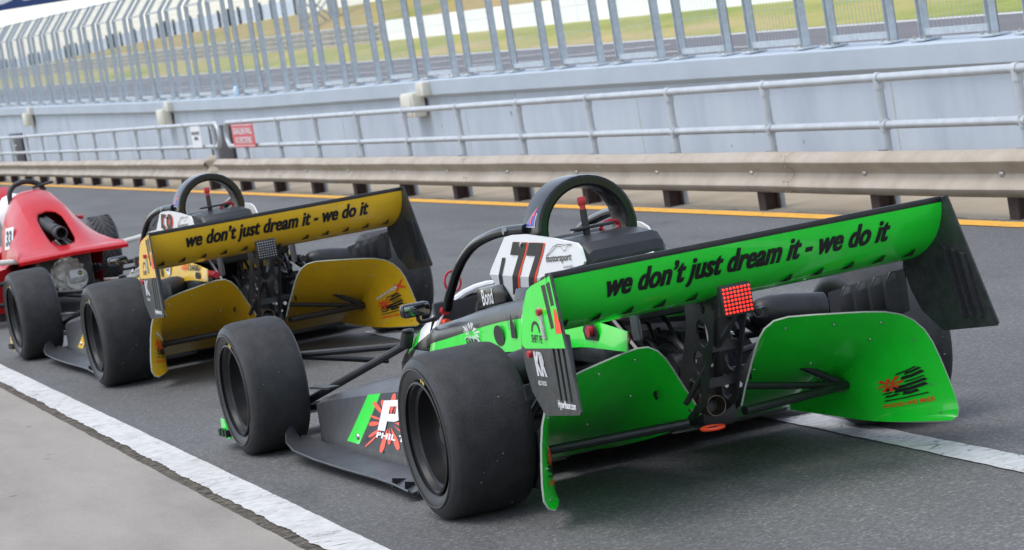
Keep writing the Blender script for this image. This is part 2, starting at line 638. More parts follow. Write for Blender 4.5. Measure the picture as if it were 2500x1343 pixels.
def quad_fn(o, u, v):
    """maps 0..1 x 0..1 onto the parallelogram o, o+u, o+v"""
    o, u, v = Vector(o), Vector(u), Vector(v)
    return lambda a, b: o + u * a + v * b


def decal(polys, fn, m, parent, name='decal', cuts=0):
    bm = bmesh.new()
    for p in polys:
        bm.faces.new([bm.verts.new((a, b, 0)) for a, b in p])
    bmesh.ops.triangulate(bm, faces=bm.faces[:])
    for k in range(1, cuts):
        for no in ((0, 1, 0), (1, 0, 0)):
            bmesh.ops.bisect_plane(bm, geom=bm.verts[:] + bm.edges[:] + bm.faces[:], plane_co=(k / cuts, k / cuts, 0), plane_no=no)
    bm.verts.index_update()
    o = ob(name, [fn(v.co.x, v.co.y) for v in bm.verts], [[v.index for v in f.verts] for f in bm.faces], m, parent, smooth=0)
    bm.free()
    return o


def star(cx, cy, n, r0, r1, wdt, seed=1, start=0.0):
    rnd = random.Random(seed)
    out = []
    for k in range(n):
        a = start + 2 * math.pi * k / n + rnd.uniform(-0.12, 0.12)
        q = r1 * rnd.uniform(0.75, 1.1)
        c, s_ = math.cos(a), math.sin(a)
        out.append([(cx + r0 * c - wdt * s_ * 0.5, cy + r0 * s_ + wdt * c * 0.5), (cx + r0 * c + wdt * s_ * 0.5, cy + r0 * s_ - wdt * c * 0.5),
                    (cx + q * c + wdt * s_, cy + q * s_ - wdt * c), (cx + q * c - wdt * s_, cy + q * s_ + wdt * c)])
    return out


def splat(seed, n, r0, r1):
    """paint splash: drops thrown outward"""
    rnd = random.Random(seed)
    out = []
    for k in range(n):
        a = 2 * math.pi * (k + rnd.uniform(-.3, .3)) / n
        d0 = r0 * rnd.uniform(0.7, 1.1)
        d1 = r1 * rnd.uniform(0.55, 1.05)
        wd = rnd.uniform(0.018, 0.06)
        pts = []
        for i in range(12):
            t = 2 * math.pi * i / 12
            l = (d0 + d1) / 2 + (d1 - d0) / 2 * math.cos(t)
            ww = wd * math.sin(t) * (0.55 + 0.45 * math.cos(t))
            pts.append((0.5 + l * math.cos(a) - ww * math.sin(a), 0.5 + l * math.sin(a) + ww * math.cos(a)))
        out.append(pts)
    return out


# ------------------------------------------------------------------ ground and setting
def sheet(name, xs, ys, zf, m, kind='structure'):
    v = [(x, y, zf(x, y)) for x in xs for y in ys]
    n = len(ys)
    f = [(i * n + j, (i + 1) * n + j, (i + 1) * n + j + 1, i * n + j + 1) for i in range(len(xs) - 1) for j in range(n - 1)]
    o = ob(name, v, f, m, smooth=60)
    o['kind'] = kind
    return o


def lin(a, b, n):
    return [a + (b - a) * i / n for i in range(n + 1)]


def fall(x):                      # the lane drops a little towards the guardrail
    return 0.0 if x < 4.22 else max(-0.088, -0.088 * (x - 4.22) / 0.3)


sheet('ground', [-600, -40, 60, 600], [-120, 0, 200, 900], lambda x, y: -0.6, GRASS)
sheet('pit_lane', [-1.33, 0, 2, 4.22, 4.37, 4.52], lin(-14, 90, 52), lambda x, y: fall(x), ASPH)
sheet('concrete_apron', [-14, -6, -1.318], lin(-14, 90, 26), lambda x, y: 0.004, CONC)
sheet('signalling_walkway', [4.52, 4.53, 6.42], lin(-6, 90, 30), lambda x, y: -0.088 if x < 4.525 else -0.084, SAND)

rnd = random.Random(3)


def ragged(name, x0, x1, j0, j1, z, m, y0, y1, step=0.05):
    """painted stripe with uneven edges"""
    n = int((y1 - y0) / step)
    v, f = [], []
    for i in range(n + 1):
        y = y0 + (y1 - y0) * i / n
        e0 = noise.noise((y * 3.1, x0, 0)) + .7 * noise.noise((y * 11, x0, 4)) + .45 * noise.noise((y * 31, x0, 9))
        e1 = noise.noise((y * 2.3, x1, 2)) + .7 * noise.noise((y * 13, x1, 6)) + .45 * noise.noise((y * 29, x1, 3))
        v.append((x0 + j0 * e0, y, z))
        v.append((x1 + j1 * e1, y, z))
    f = [(2 * i, 2 * i + 1, 2 * i + 3, 2 * i + 2) for i in range(n)]
    o = ob(name, v, f, m, smooth=0)
    o['kind'] = 'structure'
    return o


ragged('edge_seam', -1.330, -1.27, 0.004, 0.004, 0.0045, SEAM, -8, 60, 0.03)
ragged('white_edge_line', -1.284, -1.136, 0.011, 0.004, 0.0085, LINEW, -8, 60, 0.014)
ragged('white_centre_line', 0.585, 0.715, 0.006, 0.006, 0.004, LINEW2, -6, 6.6, 0.05)
ragged('yellow_line', 4.02, 4.16, 0.004, 0.004, 0.004, LINEY, -6, 80, 0.1)
# grit gathered along the foot of the guardrail
ragged('grit_strip', 4.44, 4.60, 0.01, 0.035, -0.0795, SEAM, -4, 80, 0.05)


def zwall(y):                     # the pit wall climbs gently along the straight
    P = [(0, .79), (10, .863), (15, .911), (25, .978), (36, 1.018), (45, 1.11), (63, 1.358), (90, 1.60)]
    for (a, za), (b, zb) in zip(P, P[1:]):
        if y <= b:
            return za + (zb - za) * (y - a) / (b - a)
    return P[-1][1]


XW = 6.5
ys = lin(4, 86, 82)
wall = empty('pit_wall', (XW, 10, 0))
tag(wall, 'long blue-grey painted concrete pit wall with projecting coping behind the handrails', 'wall')
wall.location = (0, 0, 0)
MB().loft([[(XW - 0.02, y, -0.6), (XW - 0.02, y, zwall(y) - .22), (XW + .3, y, zwall(y) - .22), (XW + .3, y, -0.6)] for y in ys]).build('wall_face', WALLC, wall, 30)
MB().loft([[(XW - .019, y, zwall(y) - .225), (XW - .10, y, zwall(y) - .175), (XW - .105, y, zwall(y) - .012), (XW - .09, y, zwall(y)), (XW + .36, y, zwall(y) + .002),
            (XW + .37, y, zwall(y) - .15), (XW + .32, y, zwall(y) - .225)] for y in ys]).build('coping', WALLT, wall, 25)
for yj in range(6, 86, 6):        # shallow joints between the cast bays
    MB().box((XW - .0215, yj + .3, zwall(yj) / 2 - .34), (.003, .012, zwall(yj) + .15)).build('joint', mat('joint_filler', (.44, .44, .38), .8), wall)

# dark doors set in the wall
for y0, y1, zt, lab in ((37.6, 39.3, .60, 'dark panel on the pit wall seen through the guardrail gap'),
                        (61.5, 63.5, .72, 'dark panel on the pit wall at the left edge of the picture')):
    d = MB().box((XW - .05, (y0 + y1) / 2, zt / 2 - .15), (.05, y1 - y0, zt + .3), bev=.006).build('access_panel', DARKB)
    tag(d, lab, 'panel')
    MB().box((XW - .08, (y0 + y1) / 2 + .1, zt - .28), (.012, .25, .03)).build('panel_plate', SIGNW, d)

# cream junction boxes
for k, (y0, lab) in enumerate(((26.1, 'nearest the camera, right of the red sign'), (42.6, 'in the middle, behind the white sign'), (59.3, 'farthest along, at the left'))):
    zt = zwall(y0) - .11
    b = empty('junction_box', (XW - .05, y0, zt - .33))
    tag(b, 'cream electrical box pair on the pit wall, %s' % lab, 'box', 'electrical boxes on the pit wall')
    MB().box((-.09, 0, .16), (.16, .56, .30), bev=.02).build('housing', BOXM, b)
    MB().box((-.175, .02, .16), (.012, .46, .25), bev=.004).build('cover', BOXM, b)
    MB().box((-.10, -.60, .345), (.11, .32, .17), bev=.02).build('upper_housing', BOXM, b)
    MB().tube([(-.07, -.3, .3), (-.07, -.45, .36), (-.08, -.6, .36)], .02).build('conduit', BOXM, b)

# ------------------------------------------------------------------ debris fence on the wall
PW, PITCH = 1.17, 1.775


def fence_panel():
    root = empty('fence_panel', (0, 0, 0))
    H, TX, TZ = 1.55, .30, .38
    for s in (0, PW):
        mb = MB()
        # U-section upright, cranked towards the track at the top
        for dy, wy, dx, wx in ((0, .085, .028, .008), (-.039, .007, 0, .06), (.039, .007, 0, .06)):
            mb.loft([[(dx - wx / 2, s + dy - wy / 2, z), (dx + wx / 2, s + dy - wy / 2, z), (dx + wx / 2, s + dy + wy / 2, z), (dx - wx / 2, s + dy + wy / 2, z)]
                     if z < H + .01 else
                     [(dx - wx / 2 + TX, s + dy - wy / 2, z), (dx + wx / 2 + TX, s + dy - wy / 2, z), (dx + wx / 2 + TX, s + dy + wy / 2, z), (dx - wx / 2 + TX, s + dy + wy / 2, z)]
                     for z in (0, H, H + TZ)])
        p = mb.build('post', GALV, root)
        MB().box((0, s, .008), (.16, .25, .014), bev=.003).build('foot_plate', GALV, p)
        for q in (-.09, .09):
            MB().tube([(-.05, s + q, .012), (-.05, s + q, .04)], .013, 6).build('anchor_bolt', STEEL, p)
    MB().box((-.005, PW / 2, .065), (.035, PW - .05, .05)).build('bottom_rail', GALV, root)
    MB().box((-.005, PW / 2, H - .01), (.025, PW - .05, .03)).build('middle_rail', GALV, root)
    MB().tube([(TX + .01, -.25, H + TZ - .02), (TX + .01, PW + .35, H + TZ - .02)], .013, 6).build('top_rail', GALV, root)
    mb = MB()
    t = .0019
    n = 16
    for i in range(1, n):
        y = PW * i / n
        mb.tube([(.01, y, .09), (.01, y, H), (.01 + TX * .95, y, H + TZ * .95)], t, 3, cap=False)
    for z in [.09 + .075 * 3.6 * k for k in range(6)]:
        mb.tube([(.004, .03, z), (.004, PW - .03, z)], t, 3, cap=False)
    for k in (.35, .7):
        mb.tube([(.004 + TX * k, .03, H + TZ * k), (.004 + TX * k, PW - .03, H + TZ * k)], t, 3, cap=False)
    mb.build('wire_mesh', GALV, root, 0)['kind'] = 'stuff'
    return root


def copy_tree(o, parent=None):
    c = o.copy()
    COL.objects.link(c)
    c.parent = parent
    for ch in o.children:
        copy_tree(ch, c)
    return c


proto = fence_panel()
ORD = ('first second third fourth fifth sixth seventh eighth ninth tenth eleventh twelfth thirteenth fourteenth fifteenth sixteenth seventeenth eighteenth nineteenth twentieth '
       'twenty-first twenty-second twenty-third twenty-fourth twenty-fifth twenty-sixth twenty-seventh twenty-eighth twenty-ninth thirtieth thirty-first thirty-second thirty-third thirty-fourth').split()
y = 8.765
k = 0
while k < 34:
    p = proto if k == 0 else copy_tree(proto)
    p.location = (XW + .06, y, zwall(y + .5) + .002)
    p.rotation_euler = (math.atan((zwall(y + 1) - zwall(y))), 0, 0)
    tag(p, 'galvanised mesh fence panel on the pit wall, %s from the right edge of the picture' % ORD[k], 'fence panel', 'debris fence panels along the pit wall')
    y += PITCH
    k += 1

# water bottle left on the coping
wb = MB()
wb.lathe([(0, .0), (0, .036), (.01, .04), (.11, .04), (.15, .03), (.165, .014), (.18, .013)], 'z', seg=16)
wb = wb.build('water_bottle', mat('clear_blue_plastic', (.55, .70, .82), .2, var=.05))
wb.location = (XW - .03, 36.8, zwall(36.8) + .003)
MB().lathe([(.178, 0), (.178, .017), (.2, .017), (.2, 0)], 'z', seg=12).build('cap', mat('blue_cap', (.15, .3, .6), .4), wb)
tag(wb, 'small clear water bottle standing on the pit wall coping', 'bottle')

# ------------------------------------------------------------------ guardrail and handrail
XG, GB, GT, GZ = 4.60, .052, .343, -.09


def wprof(y, flare=0.0):
    h = GT - GB
    c = (GT + GB) / 2
    P = [(.0, -.5), (-.028, -.475), (-.075, -.36), (-.083, -.29), (-.075, -.22), (-.03, -.09), (-.018, 0), (-.03, .09), (-.075, .22), (-.083, .29), (-.075, .36), (-.028, .475), (.0, .5)]
    out = [(XG + a, y, c + b * h) for a, b in P]
    inn = [(XG + a + .006, y, c + b * h) for a, b in reversed(P)]
    return out + inn


def guardrail(y0, y1, lab, flare_at=None):
    root = empty('guardrail', (XG, y0, GZ))
    root.location = (0, 0, 0)
    tag(root, lab, 'guardrail', 'guardrails along the pit lane')
    yy = y0
    sec = []
    while yy < y1 - .01:
        sec.append((yy, min(yy + 4.0, y1)))
        yy += 4.0
    for i, (a, b) in enumerate(sec):
        st = lin(a - .12, b, 8)
        S = []
        for q in st:
            pr = wprof(q)
            wob = .002 * math.sin(q * 1.3) + .0012 * math.sin(q * 3.1 + 1)
            off = -.003 * (i % 2)
            S.append([(x + wob * .5 + off, yq, z + wob) for x, yq, z in pr])
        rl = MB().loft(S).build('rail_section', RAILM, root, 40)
    py = [v for v in POSTS if y0 - .3 < v < y1 + .3]
    for q in py:
        mb = MB()
        mb.box((XG + .075, q, (GT - .05 + GZ - .3) / 2 + .02), (.11, .012, GT - .02 - GZ + .3))
        mb.box((XG + .022, q, (GT - .05 + GZ - .3) / 2 + .02), (.012, .125, GT - .02 - GZ + .3))
        mb.box((XG + .128, q, (GT - .05 + GZ - .3) / 2 + .02), (.012, .125, GT - .02 - GZ + .3))
        pst = mb.build('post', RUST, root)
        bl = MB().box((XG - .024, q, (GT + GB) / 2), (.014, .05, .03), bev=.004).build('bolt', STEEL, pst)
    for (a, b) in sec[1:]:
        mb = MB()
        for dy in (-.09, -.02):
            for dz in (-.115, -.06, .06, .115):
                mb.tube([(XG - .062 if abs(dz) < .1 else XG - .05, a + dy, (GT + GB) / 2 + dz), (XG - .072 if abs(dz) < .1 else XG - .06, a + dy, (GT + GB) / 2 + dz)], .011, 8)
        mb.build('splice_bolt', STEEL, root)
    return root


POSTS = [6.668 + 2 * k for k in range(-4, 34)]
g1 = guardrail(-2.0, 29.75, 'near W-beam guardrail with rusty posts running right of the gap')
g2 = guardrail(30.55, 72, 'far W-beam guardrail with flared end left of the gap')
# bull-nose terminal on the far guardrail, turned up and back at the gap
S = []
for k in range(9):
    t = k / 8
    P = []
    for (x, yq, z) in wprof(30.55 - .42 * t):
        c = (GT + GB) / 2
        flat = XG - .05
        P.append((x * (1 - t) + flat * t + .10 * t * t + (.006 if x > flat + .001 else 0) * t, yq, c + (z - c) * (1 - .0 * t) + .05 * math.sin(t * 2.2)))
    S.append(P)
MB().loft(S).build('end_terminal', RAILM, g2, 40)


def handrail(y0, y1, lab, end_lo, end_hi):
    root = empty('handrail', (0, 0, 0))
    tag(root, lab, 'handrail', 'pipe handrails behind the guardrail')
    xh, z1, z2, r = 4.77, .80, .488, .029
    ya, yb = y0 + (.16 if end_lo else 0), y1 - (.16 if end_hi else 0)
    MB().tube([(xh, ya, z1), (xh, yb, z1)], r, 12).build('top_rail', PIPE, root)
    MB().tube([(xh, ya, z2), (xh, yb, z2)], r * .96, 12).build('middle_rail', PIPE, root)
    for flag, ye, sgn in ((end_lo, ya, -1), (end_hi, yb, 1)):
        if flag:
            MB().tube([(xh, ye, z1), (xh, ye + sgn * .08, z1), (xh, ye + sgn * .19, z1 - .07), (xh, ye + sgn * .22, (z1 + z2) / 2), (xh, ye + sgn * .19, z2 + .07), (xh, ye + sgn * .08, z2), (xh, ye, z2)],
                      r, 12, smooth_n=5).build('end_loop', PIPE, root)
    for q in POSTS:
        if y0 + .1 < q < y1 - .1:
            p = MB().tube([(xh, q, GZ), (xh, q, z1)], r * .95, 10).build('post', PIPE, root)
            mb = MB()
            mb.tube([(xh, q - .035, z1), (xh, q + .035, z1)], r * 1.22, 12)
            mb.tube([(xh, q, z1 - .075), (xh, q, z1)], r * 1.24, 10)
            mb2 = MB()
            mb2.tube([(xh, q - .055, z2), (xh, q + .055, z2)], r * 1.25, 12)
            mb2.tube([(xh, q, z2 - .04), (xh, q, z2 + .04)], r * 1.22, 10)
            mb.build('clamp', PIPE, p)
            mb2.build('cross_clamp', PIPE, p)
    return root


handrail(-1.5, 29.75, 'near galvanised two-rail pipe handrail behind the guardrail, right of the gap', False, True)
handrail(30.35, 72, 'far galvanised two-rail pipe handrail behind the guardrail, left of the gap', True, False)

sg = MB().box((4.715, 28.5, .625), (.006, 1.32, .30)).build('warning_sign', SIGNR)
tag(sg, 'red signalling wall warning sign fixed to the handrail by the gap', 'sign')
for txt, z0, h, a, b in (('SIGNALLING WALL', .645, .085, 29.06, 27.92), ('NO SPECTATING', .525, .085, 28.98, 28.0)):
    lettering(txt, quad_fn((4.708, a, z0), (0, b - a, 0), (0, 0, h)), WINK, sg, bold=.03)
decal([[(0, 0), (1, 0), (1, 1), (0, 1)]], quad_fn((4.708, 29.12, .757), (0, -1.26, 0), (0, 0, .008)), WINK, sg, 'border_line')
decal([[(0, 0), (1, 0), (1, 1), (0, 1)]], quad_fn((4.708, 29.12, .492), (0, -1.26, 0), (0, 0, .008)), WINK, sg, 'border_line')
sg = MB().box((4.715, 31.6, .635), (.006, .66, .30)).build('notice_sign', SIGNW)
tag(sg, 'small white prohibited area notice fixed to the far handrail', 'sign')
for txt, z0, h, a, b in (('PROHIBITED', .665, .045, 31.87, 31.33), ('AREA', .59, .05, 31.75, 31.45)):
    lettering(txt, quad_fn((4.708, a, z0), (0, b - a, 0), (0, 0, h)), INK, sg, bold=.03)

# ------------------------------------------------------------------ track beyond the wall


def ztrack(y):
    return .03 + .0148 * (y - 44.6)


yt = lin(-20, 420, 60)
sheet('race_track', [6.8, 15, 24], yt, lambda x, y: ztrack(y) - (24 - x) * .004, ASPH2)
sheet('track_edge_line', [23.55, 23.85], yt, lambda x, y: ztrack(y) + .006, mat('track_white', (.72, .72, .70), .7, var=.1))
sheet('grass_verge', [24, 26, 28, 31], yt, lambda x, y: ztrack(y) + .004 + max(0, (x - 24)) * .045, GRASS)


def zbank(x, y):
    b = ztrack(y) + .25
    P = [(-20, 1.6), (90, 2.9), (175, 3.76), (216, 4.17), (255, 4.2), (280, 4.25), (310, 4.4), (420, 5.0)]
    for (a, za), (c, zc) in zip(P, P[1:]):
        if a <= y <= c:
            crest = za + (zc - za) * (y - a) / (c - a)
    t = max(0, min(1, (x - 31) / 8.5))
    return b + max(0, crest - b) * (t * t * (3 - 2 * t)) + max(0, x - 40) * .02 * max(0, min(1, (170 - y) / 50)) - max(0, x - 41) * .02 * max(0, min(1, (y - 170) / 50))


sheet('grass_bank', [31, 32, 33, 34, 35, 36, 37, 38, 39, 40, 44, 60, 90], yt, zbank, STRAW)
# grid boxes and skid lines painted on the straight
for i, (x, yy, l, wd, a) in enumerate([(21.5, 62 + 9 * k, 5, .16, .22) for k in range(14)] + [(17.5, 58 + 9 * k, 5, .16, .22) for k in range(14)] +
                                      [(20, 70, 40, .1, .02), (18.3, 80, 60, .08, -.01)]):
    c, s_ = math.cos(a), math.sin(a)
    P = [(-wd / 2, -l / 2), (wd / 2, -l / 2), (wd / 2, l / 2), (-wd / 2, l / 2)]
    o = ob('track_marking', [(x + p * c - q * s_, yy + p * s_ + q * c, ztrack(yy + p * s_ + q * c) - (24 - (x + p * c - q * s_)) * .004 + .02) for p, q in P], [(0, 1, 2, 3)], MATS['track_white'], smooth=0)
    o['kind'] = 'structure'

# white concrete barrier and stacked guardrail
bar = empty('concrete_barrier', (0, 0, 0))
tag(bar, 'long white concrete barrier on the far side of the track', 'barrier')
yy = 40
while yy < 116.5:
    y2 = min(yy + 10, 116.5)
    MB().loft([[(30, q, ztrack(q) + .0), (30, q, ztrack(q) + 1.12), (30.35, q, ztrack(q) + 1.12), (30.35, q, ztrack(q) + .0)] for q in (yy, y2 - .04)]).build('barrier_block', mat('white_barrier', (.95, .95, .95), .6, var=.03), bar, 20)
    yy = y2
st = empty('stacked_guardrail', (0, 0, 0))
tag(st, 'weathered guardrail of four stacked rails along the far verge', 'guardrail')
for k in range(4):
    S = []
    for q in lin(116.6, 330, 60):
        z0 = ztrack(q) + .14 + k * .235
        S.append([(30 + a, q, z0 + b) for a, b in ((0, 0), (-.06, .05), (-.06, .085), (-.015, .11), (-.06, .135), (-.06, .17), (0, .215), (.03, .215), (.03, 0))])
    MB().loft(S).build('rail', mat('far_rail_zinc', (.42, .41, .38), .6, var=.15, scale=2), st, 40)
for q in range(118, 330, 4):
    MB().box((30.1, q, ztrack(q) + .4), (.12, .12, 1.1)).build('post', RUST, st)

# far spectator fence on the bank
ff = empty('spectator_fence', (0, 0, 0))
tag(ff, 'far spectator fence of dark posts and pale panels on top of the grass bank', 'fence')
FB = mat('pale_fence_panel', (.58, .66, .78), .7, var=.06, scale=1)
FP = mat('dark_fence_post', (.03, .035, .04), .7)
yy = 172.0
i = 0
while yy < 330:
    z0 = zbank(39.5, yy)
    MB().box((39.5, yy, z0 + .55), (.16, .24, 1.25), bev=.02).build('post', FP, ff)
    y2 = yy + 3.3
    MB().loft([[(39.6, q, zbank(39.5, q) + .05), (39.6, q, zbank(39.5, q) + .98), (39.65, q, zbank(39.5, q) + .98), (39.65, q, zbank(39.5, q) + .05)] for q in (yy, y2)]).build('fence_sheet', FB, ff, 20)
    yy = y2


# lattice tower footing
def tower(x, yb):
    z0 = zbank(x, yb)
    root = empty('lattice_tower', (x, yb, z0 - .1))
    tag(root, 'grey steel lattice tower base rising from the bank beyond the track', 'tower')
    m = mat('tower_grey', (.42, .46, .50), .6, metal=.2)
    for sx in (-1, 1):
        for sy in (-1, 1):
            MB().tube([(sx * .9, sy * .9, 0), (sx * .55, sy * .55, 9)], .09, 8).build('leg', m, root)
    for k in range(5):
        za, zb = k * 1.8, (k + 1) * 1.8
        wa, wb_ = .9 - .35 * za / 9, .9 - .35 * zb / 9
        for (ax, ay, bx, by) in ((-1, -1, 1, -1), (-1, 1, 1, 1), (-1, -1, -1, 1), (1, -1, 1, 1)):
            MB().tube([(ax * wa, ay * wa, za), (bx * wb_, by * wb_, zb)], .05, 6).build('brace', m, root)
            MB().tube([(bx * wa, by * wa, za), (ax * wb_, ay * wb_, zb)], .05, 6).build('brace', m, root)


tower(35.5, 150)


def tree(x, yb, h, seed, lab, trunk_h):
    rn = random.Random(seed)
    z0 = zbank(x, yb)
    root = empty('tree', (x, yb, z0 - .1))
    tag(root, lab, 'tree', 'trees behind the bank')
    mb = MB()
    mb.tube([(0, 0, 0), (.1, .05, trunk_h * .5), (0, .1, trunk_h), (.1, 0, h * .8)], [.22, .18, .14, .05], 8)
    for k in range(6):
        a = rn.uniform(0, 6.28)
        z = trunk_h * rn.uniform(.7, 1.2)
        mb.tube([(0, 0, z), (math.cos(a) * h * .2, math.sin(a) * h * .2, z + h * .2)], [.08, .02], 5)
    mb.build('trunk', mat('bark', (.06, .05, .045), .9), root)
    v, f = [], []
    for c in range(38):
        a, rr, zz = rn.uniform(0, 6.28), h * .30 * math.sqrt(rn.random()), rn.uniform(trunk_h * .75, h)
        cx, cy = rr * math.cos(a), rr * math.sin(a)
        for q in range(34):
            p = Vector((cx, cy, zz)) + Vector((rn.gauss(0, .42), rn.gauss(0, .42), rn.gauss(0, .3)))
            u = Vector((rn.uniform(-1, 1), rn.uniform(-1, 1), rn.uniform(-1, 1))).normalized() * .16
            wv = u.orthogonal().normalized() * .08
            n0 = len(v)
            v += [p - u, p + wv, p + u, p - wv]
            f.append((n0, n0 + 1, n0 + 2, n0 + 3))
    ob('crown', v, f, mat('gum_leaves', (.07, .09, .04), .8, var=.3, scale=1.5), root, smooth=0)


tree(46, 150, 8, 1, 'grey-green gum tree behind the bank left of the lattice tower', 3.5)
tree(47, 143, 9, 2, 'gum tree with dark trunk behind the bank right of the lattice tower', 3.8)
tree(49, 138, 9, 5, 'gum tree farthest right behind the bank above the stacked guardrail', 4.2)

# overhead banner
bn = empty('track_banner', (11, 100, 0))
tag(bn, 'navy advertising banner on overhead gantry with white lettering, cut off at the top left', 'banner')
bn.location = (0, 0, 0)
MB().box((8.5, 100, 5.88), (13.4, .06, 2.35), bev=.01).build('board', mat('navy_banner', (.035, .07, .22), .5, var=.05), bn)
MB().box((12.7, 100.2, 7.25), (21.2, .3, .12)).build('top_truss', GALV, bn)
for x, q in ((2.3, .14), (23.2, .07)):
    MB().tube([(x, 100.35, -.4), (x, 100.35, 7.2)], q, 10).build('gantry_leg', GALV, bn)
lettering('OI', quad_fn((11.15, 99.96, 4.92), (1.75, 0, 0), (0, 0, 1.3)), WINK, bn, bold=.03, heavy=.03, lift=(0, -.002, 0))


# ------------------------------------------------------------------ wheels
def tyre_prof(w, Rr, rim):
    return [(.035, rim - .012), (.014, rim + .004), (.004, rim + .02), (-.004, rim + .045), (-.002, Rr - .034), (.008, Rr - .016), (.022, Rr - .006), (.05, Rr - .001), (w / 2, Rr),
            (w - .05, Rr - .001), (w - .022, Rr - .006), (w - .008, Rr - .016), (w + .002, Rr - .034), (w + .004, rim + .045), (w - .004, rim + .02), (w - .014, rim + .004), (w - .035, rim - .012)]


def wheel(parent, x, y, Rr, w, rim, side, treaded=False, extra=None, num=None):
    """x = outer face; side -1 left, +1 right"""
    d = -side                                     # axial direction inwards
    mb = MB()
    P = [(.0, rim), (.002, rim + .006), (.008, rim + .006), (.014, rim - .004), (.03, rim - .012), (.036, rim - .022), (.085, rim - .027), (.10, rim - .034), (.125, rim - .05),
         (.132, .075), (.118, .06), (.118, .0)]
    mb.lathe([(a * d, r) for a, r in P], 'x', seg=64)
    P2 = [(.14, .0), (.14, .07), (.15, rim - .035), (w - .09, rim - .03), (w - .03, rim - .012), (w - .012, rim - .002), (w - .004, rim + .006), (w, rim + .004), (w, rim - .004), (w - .03, rim - .02), (w - .06, rim - .034)]
    mb.lathe([(a * d, r) for a, r in P2], 'x', seg=64)
    o = mb.build('wheel', RIM, parent, 30)
    o.location = (x, y, Rr)
    tp = tyre_prof(w, Rr, rim)
    mats = [0] * 5 + [1] * 6 + [0] * 5
    mats = [1 if 5 <= i <= 10 else 0 for i in range(len(tp) - 1)]
    tb = MB().lathe([(a * d, r) for a, r in tp], 'x', seg=96, mats=mats)
    rn = random.Random(int(abs(x * 1000)) + int(y * 10))
    t = tb.build('tyre', [SIDEW, TREAD if not treaded else MATS['road_tyre']], o, 40)
    # raised moulding ring on the outer sidewall
    MB().lathe([(-.006 * d, Rr - .05), (-.0085 * d, Rr - .047), (-.006 * d, Rr - .044)], 'x', seg=72).build('sidewall_ring', SIDEW, o, 60)
    hub = MB().lathe([(.118 * d, .055), (.085 * d, .05), (.07 * d, .035), (.06 * d, .03), (.06 * d, 0)], 'x', seg=24)
    hub.build('hub', SATIN, o, 30)
    for k in range(6):
        a = k * math.pi / 3 + .3
        hb = MB().tube([(.128 * d, .09 * math.cos(a), .09 * math.sin(a)), (.112 * d, .09 * math.cos(a), .09 * math.sin(a))], .009, 6)
        hb.build('wheel_nut', STEEL, o)
    if not treaded:
        # rubber pick-up and pale grit stuck to the slick tread
        gr = MB()
        for k in range(12):
            a, ax = rn.uniform(0, 6.28), rn.uniform(.03, w - .03)
            q = rn.choice((.0012, .0016, .0022))
            c = Vector((ax * d, (Rr + .0002) * math.cos(a), (Rr + .0002) * math.sin(a)))
            gr.box(c, (q * 2, q * 2, q * 2), rot=Matrix.Rotation(a, 4, 'X'))
        gr.build('grit', mat('pale_grit', (.22, .21, .2), .8), o, 0)['kind'] = 'stuff'
        # yellow maker's dash on the sidewall
        fn = lambda a, b: Vector((-.0042 * d, (Rr - .075 + .012 * b) * math.sin(.3 + a * .16) * -1 * side * -1, (Rr - .075 + .012 * b) * math.cos(.3 + a * .16)))
        decal([[(0, 0), (.35, 0), (.35, 1), (0, 1)], [(.45, 0), (1, 0), (1, 1), (.45, 1)]], fn, mat('yellow_mark', (.45, .33, .06), .7), o, 'sidewall_mark')
    else:
        gv = MB()
        for k in range(26):
            a0 = 2 * math.pi * k / 26
            for s_ in (-1, 1):
                pts = []
                for j in range(6):
                    tq = j / 5
                    ax = w / 2 + s_ * (.012 + (w / 2 - .03) * tq)
                    a = a0 + (.10 if s_ > 0 else .0) + .42 * tq ** .7
                    pts.append((ax * d, (Rr - .0015) * math.cos(a), (Rr - .0015) * math.sin(a)))
                gv.tube(pts, .0042, 4)
        gv.build('tread_groove', mat('groove_black', (.008, .008, .008), .9), o, 0)['kind'] = 'stuff'
    if num:
        lettering(num, lambda a, b: Vector((.108 * d, -.045 + .085 * (1 - a) if side > 0 else (-.075 - .05 * b), (.05 - .10 * a) if side < 0 else 0)), WINK, o, 'wheel_number', bold=.03)
    return o


mat('road_tyre', (.038, .038, .04), .75, var=.15, scale=18, bump=.3, bscale=120)


def arm(parent, pts, r=.014, m=None, name='suspension_arm', sn=0):
    return MB().tube(pts, r, 10, smooth_n=sn).build(name, m or SATIN, parent)


# ------------------------------------------------------------------ the winged single-seater
WING = [(-.872, .797), (-.866, .772), (-.852, .742), (-.832, .712), (-.806, .684), (-.774, .66), (-.738, .64), (-.700, .624), (-.66, .612), (-.62, .605), (-.58, .602)]


WING = [(a + .035, b - .004) for a, b in WING]


def wing_pt(s):
    """point on the rear wing's outer skin, s = 0 at the trailing edge, 1 at the belly"""
    q = s * (len(WING) - 1)
    i = min(int(q), len(WING) - 2)
    t = q - i
    a, b = WING[i], WING[i + 1]
    n = Vector((-(b[1] - a[1]), (b[0] - a[0]))).normalized()   # provisional
    n = Vector((b[1] - a[1], -(b[0] - a[0]))).normalized()
    if n.x > 0 or n.y > .9:
        n = -n
    return Vector((a[0] + (b[0] - a[0]) * t, a[1] + (b[1] - a[1]) * t)), n


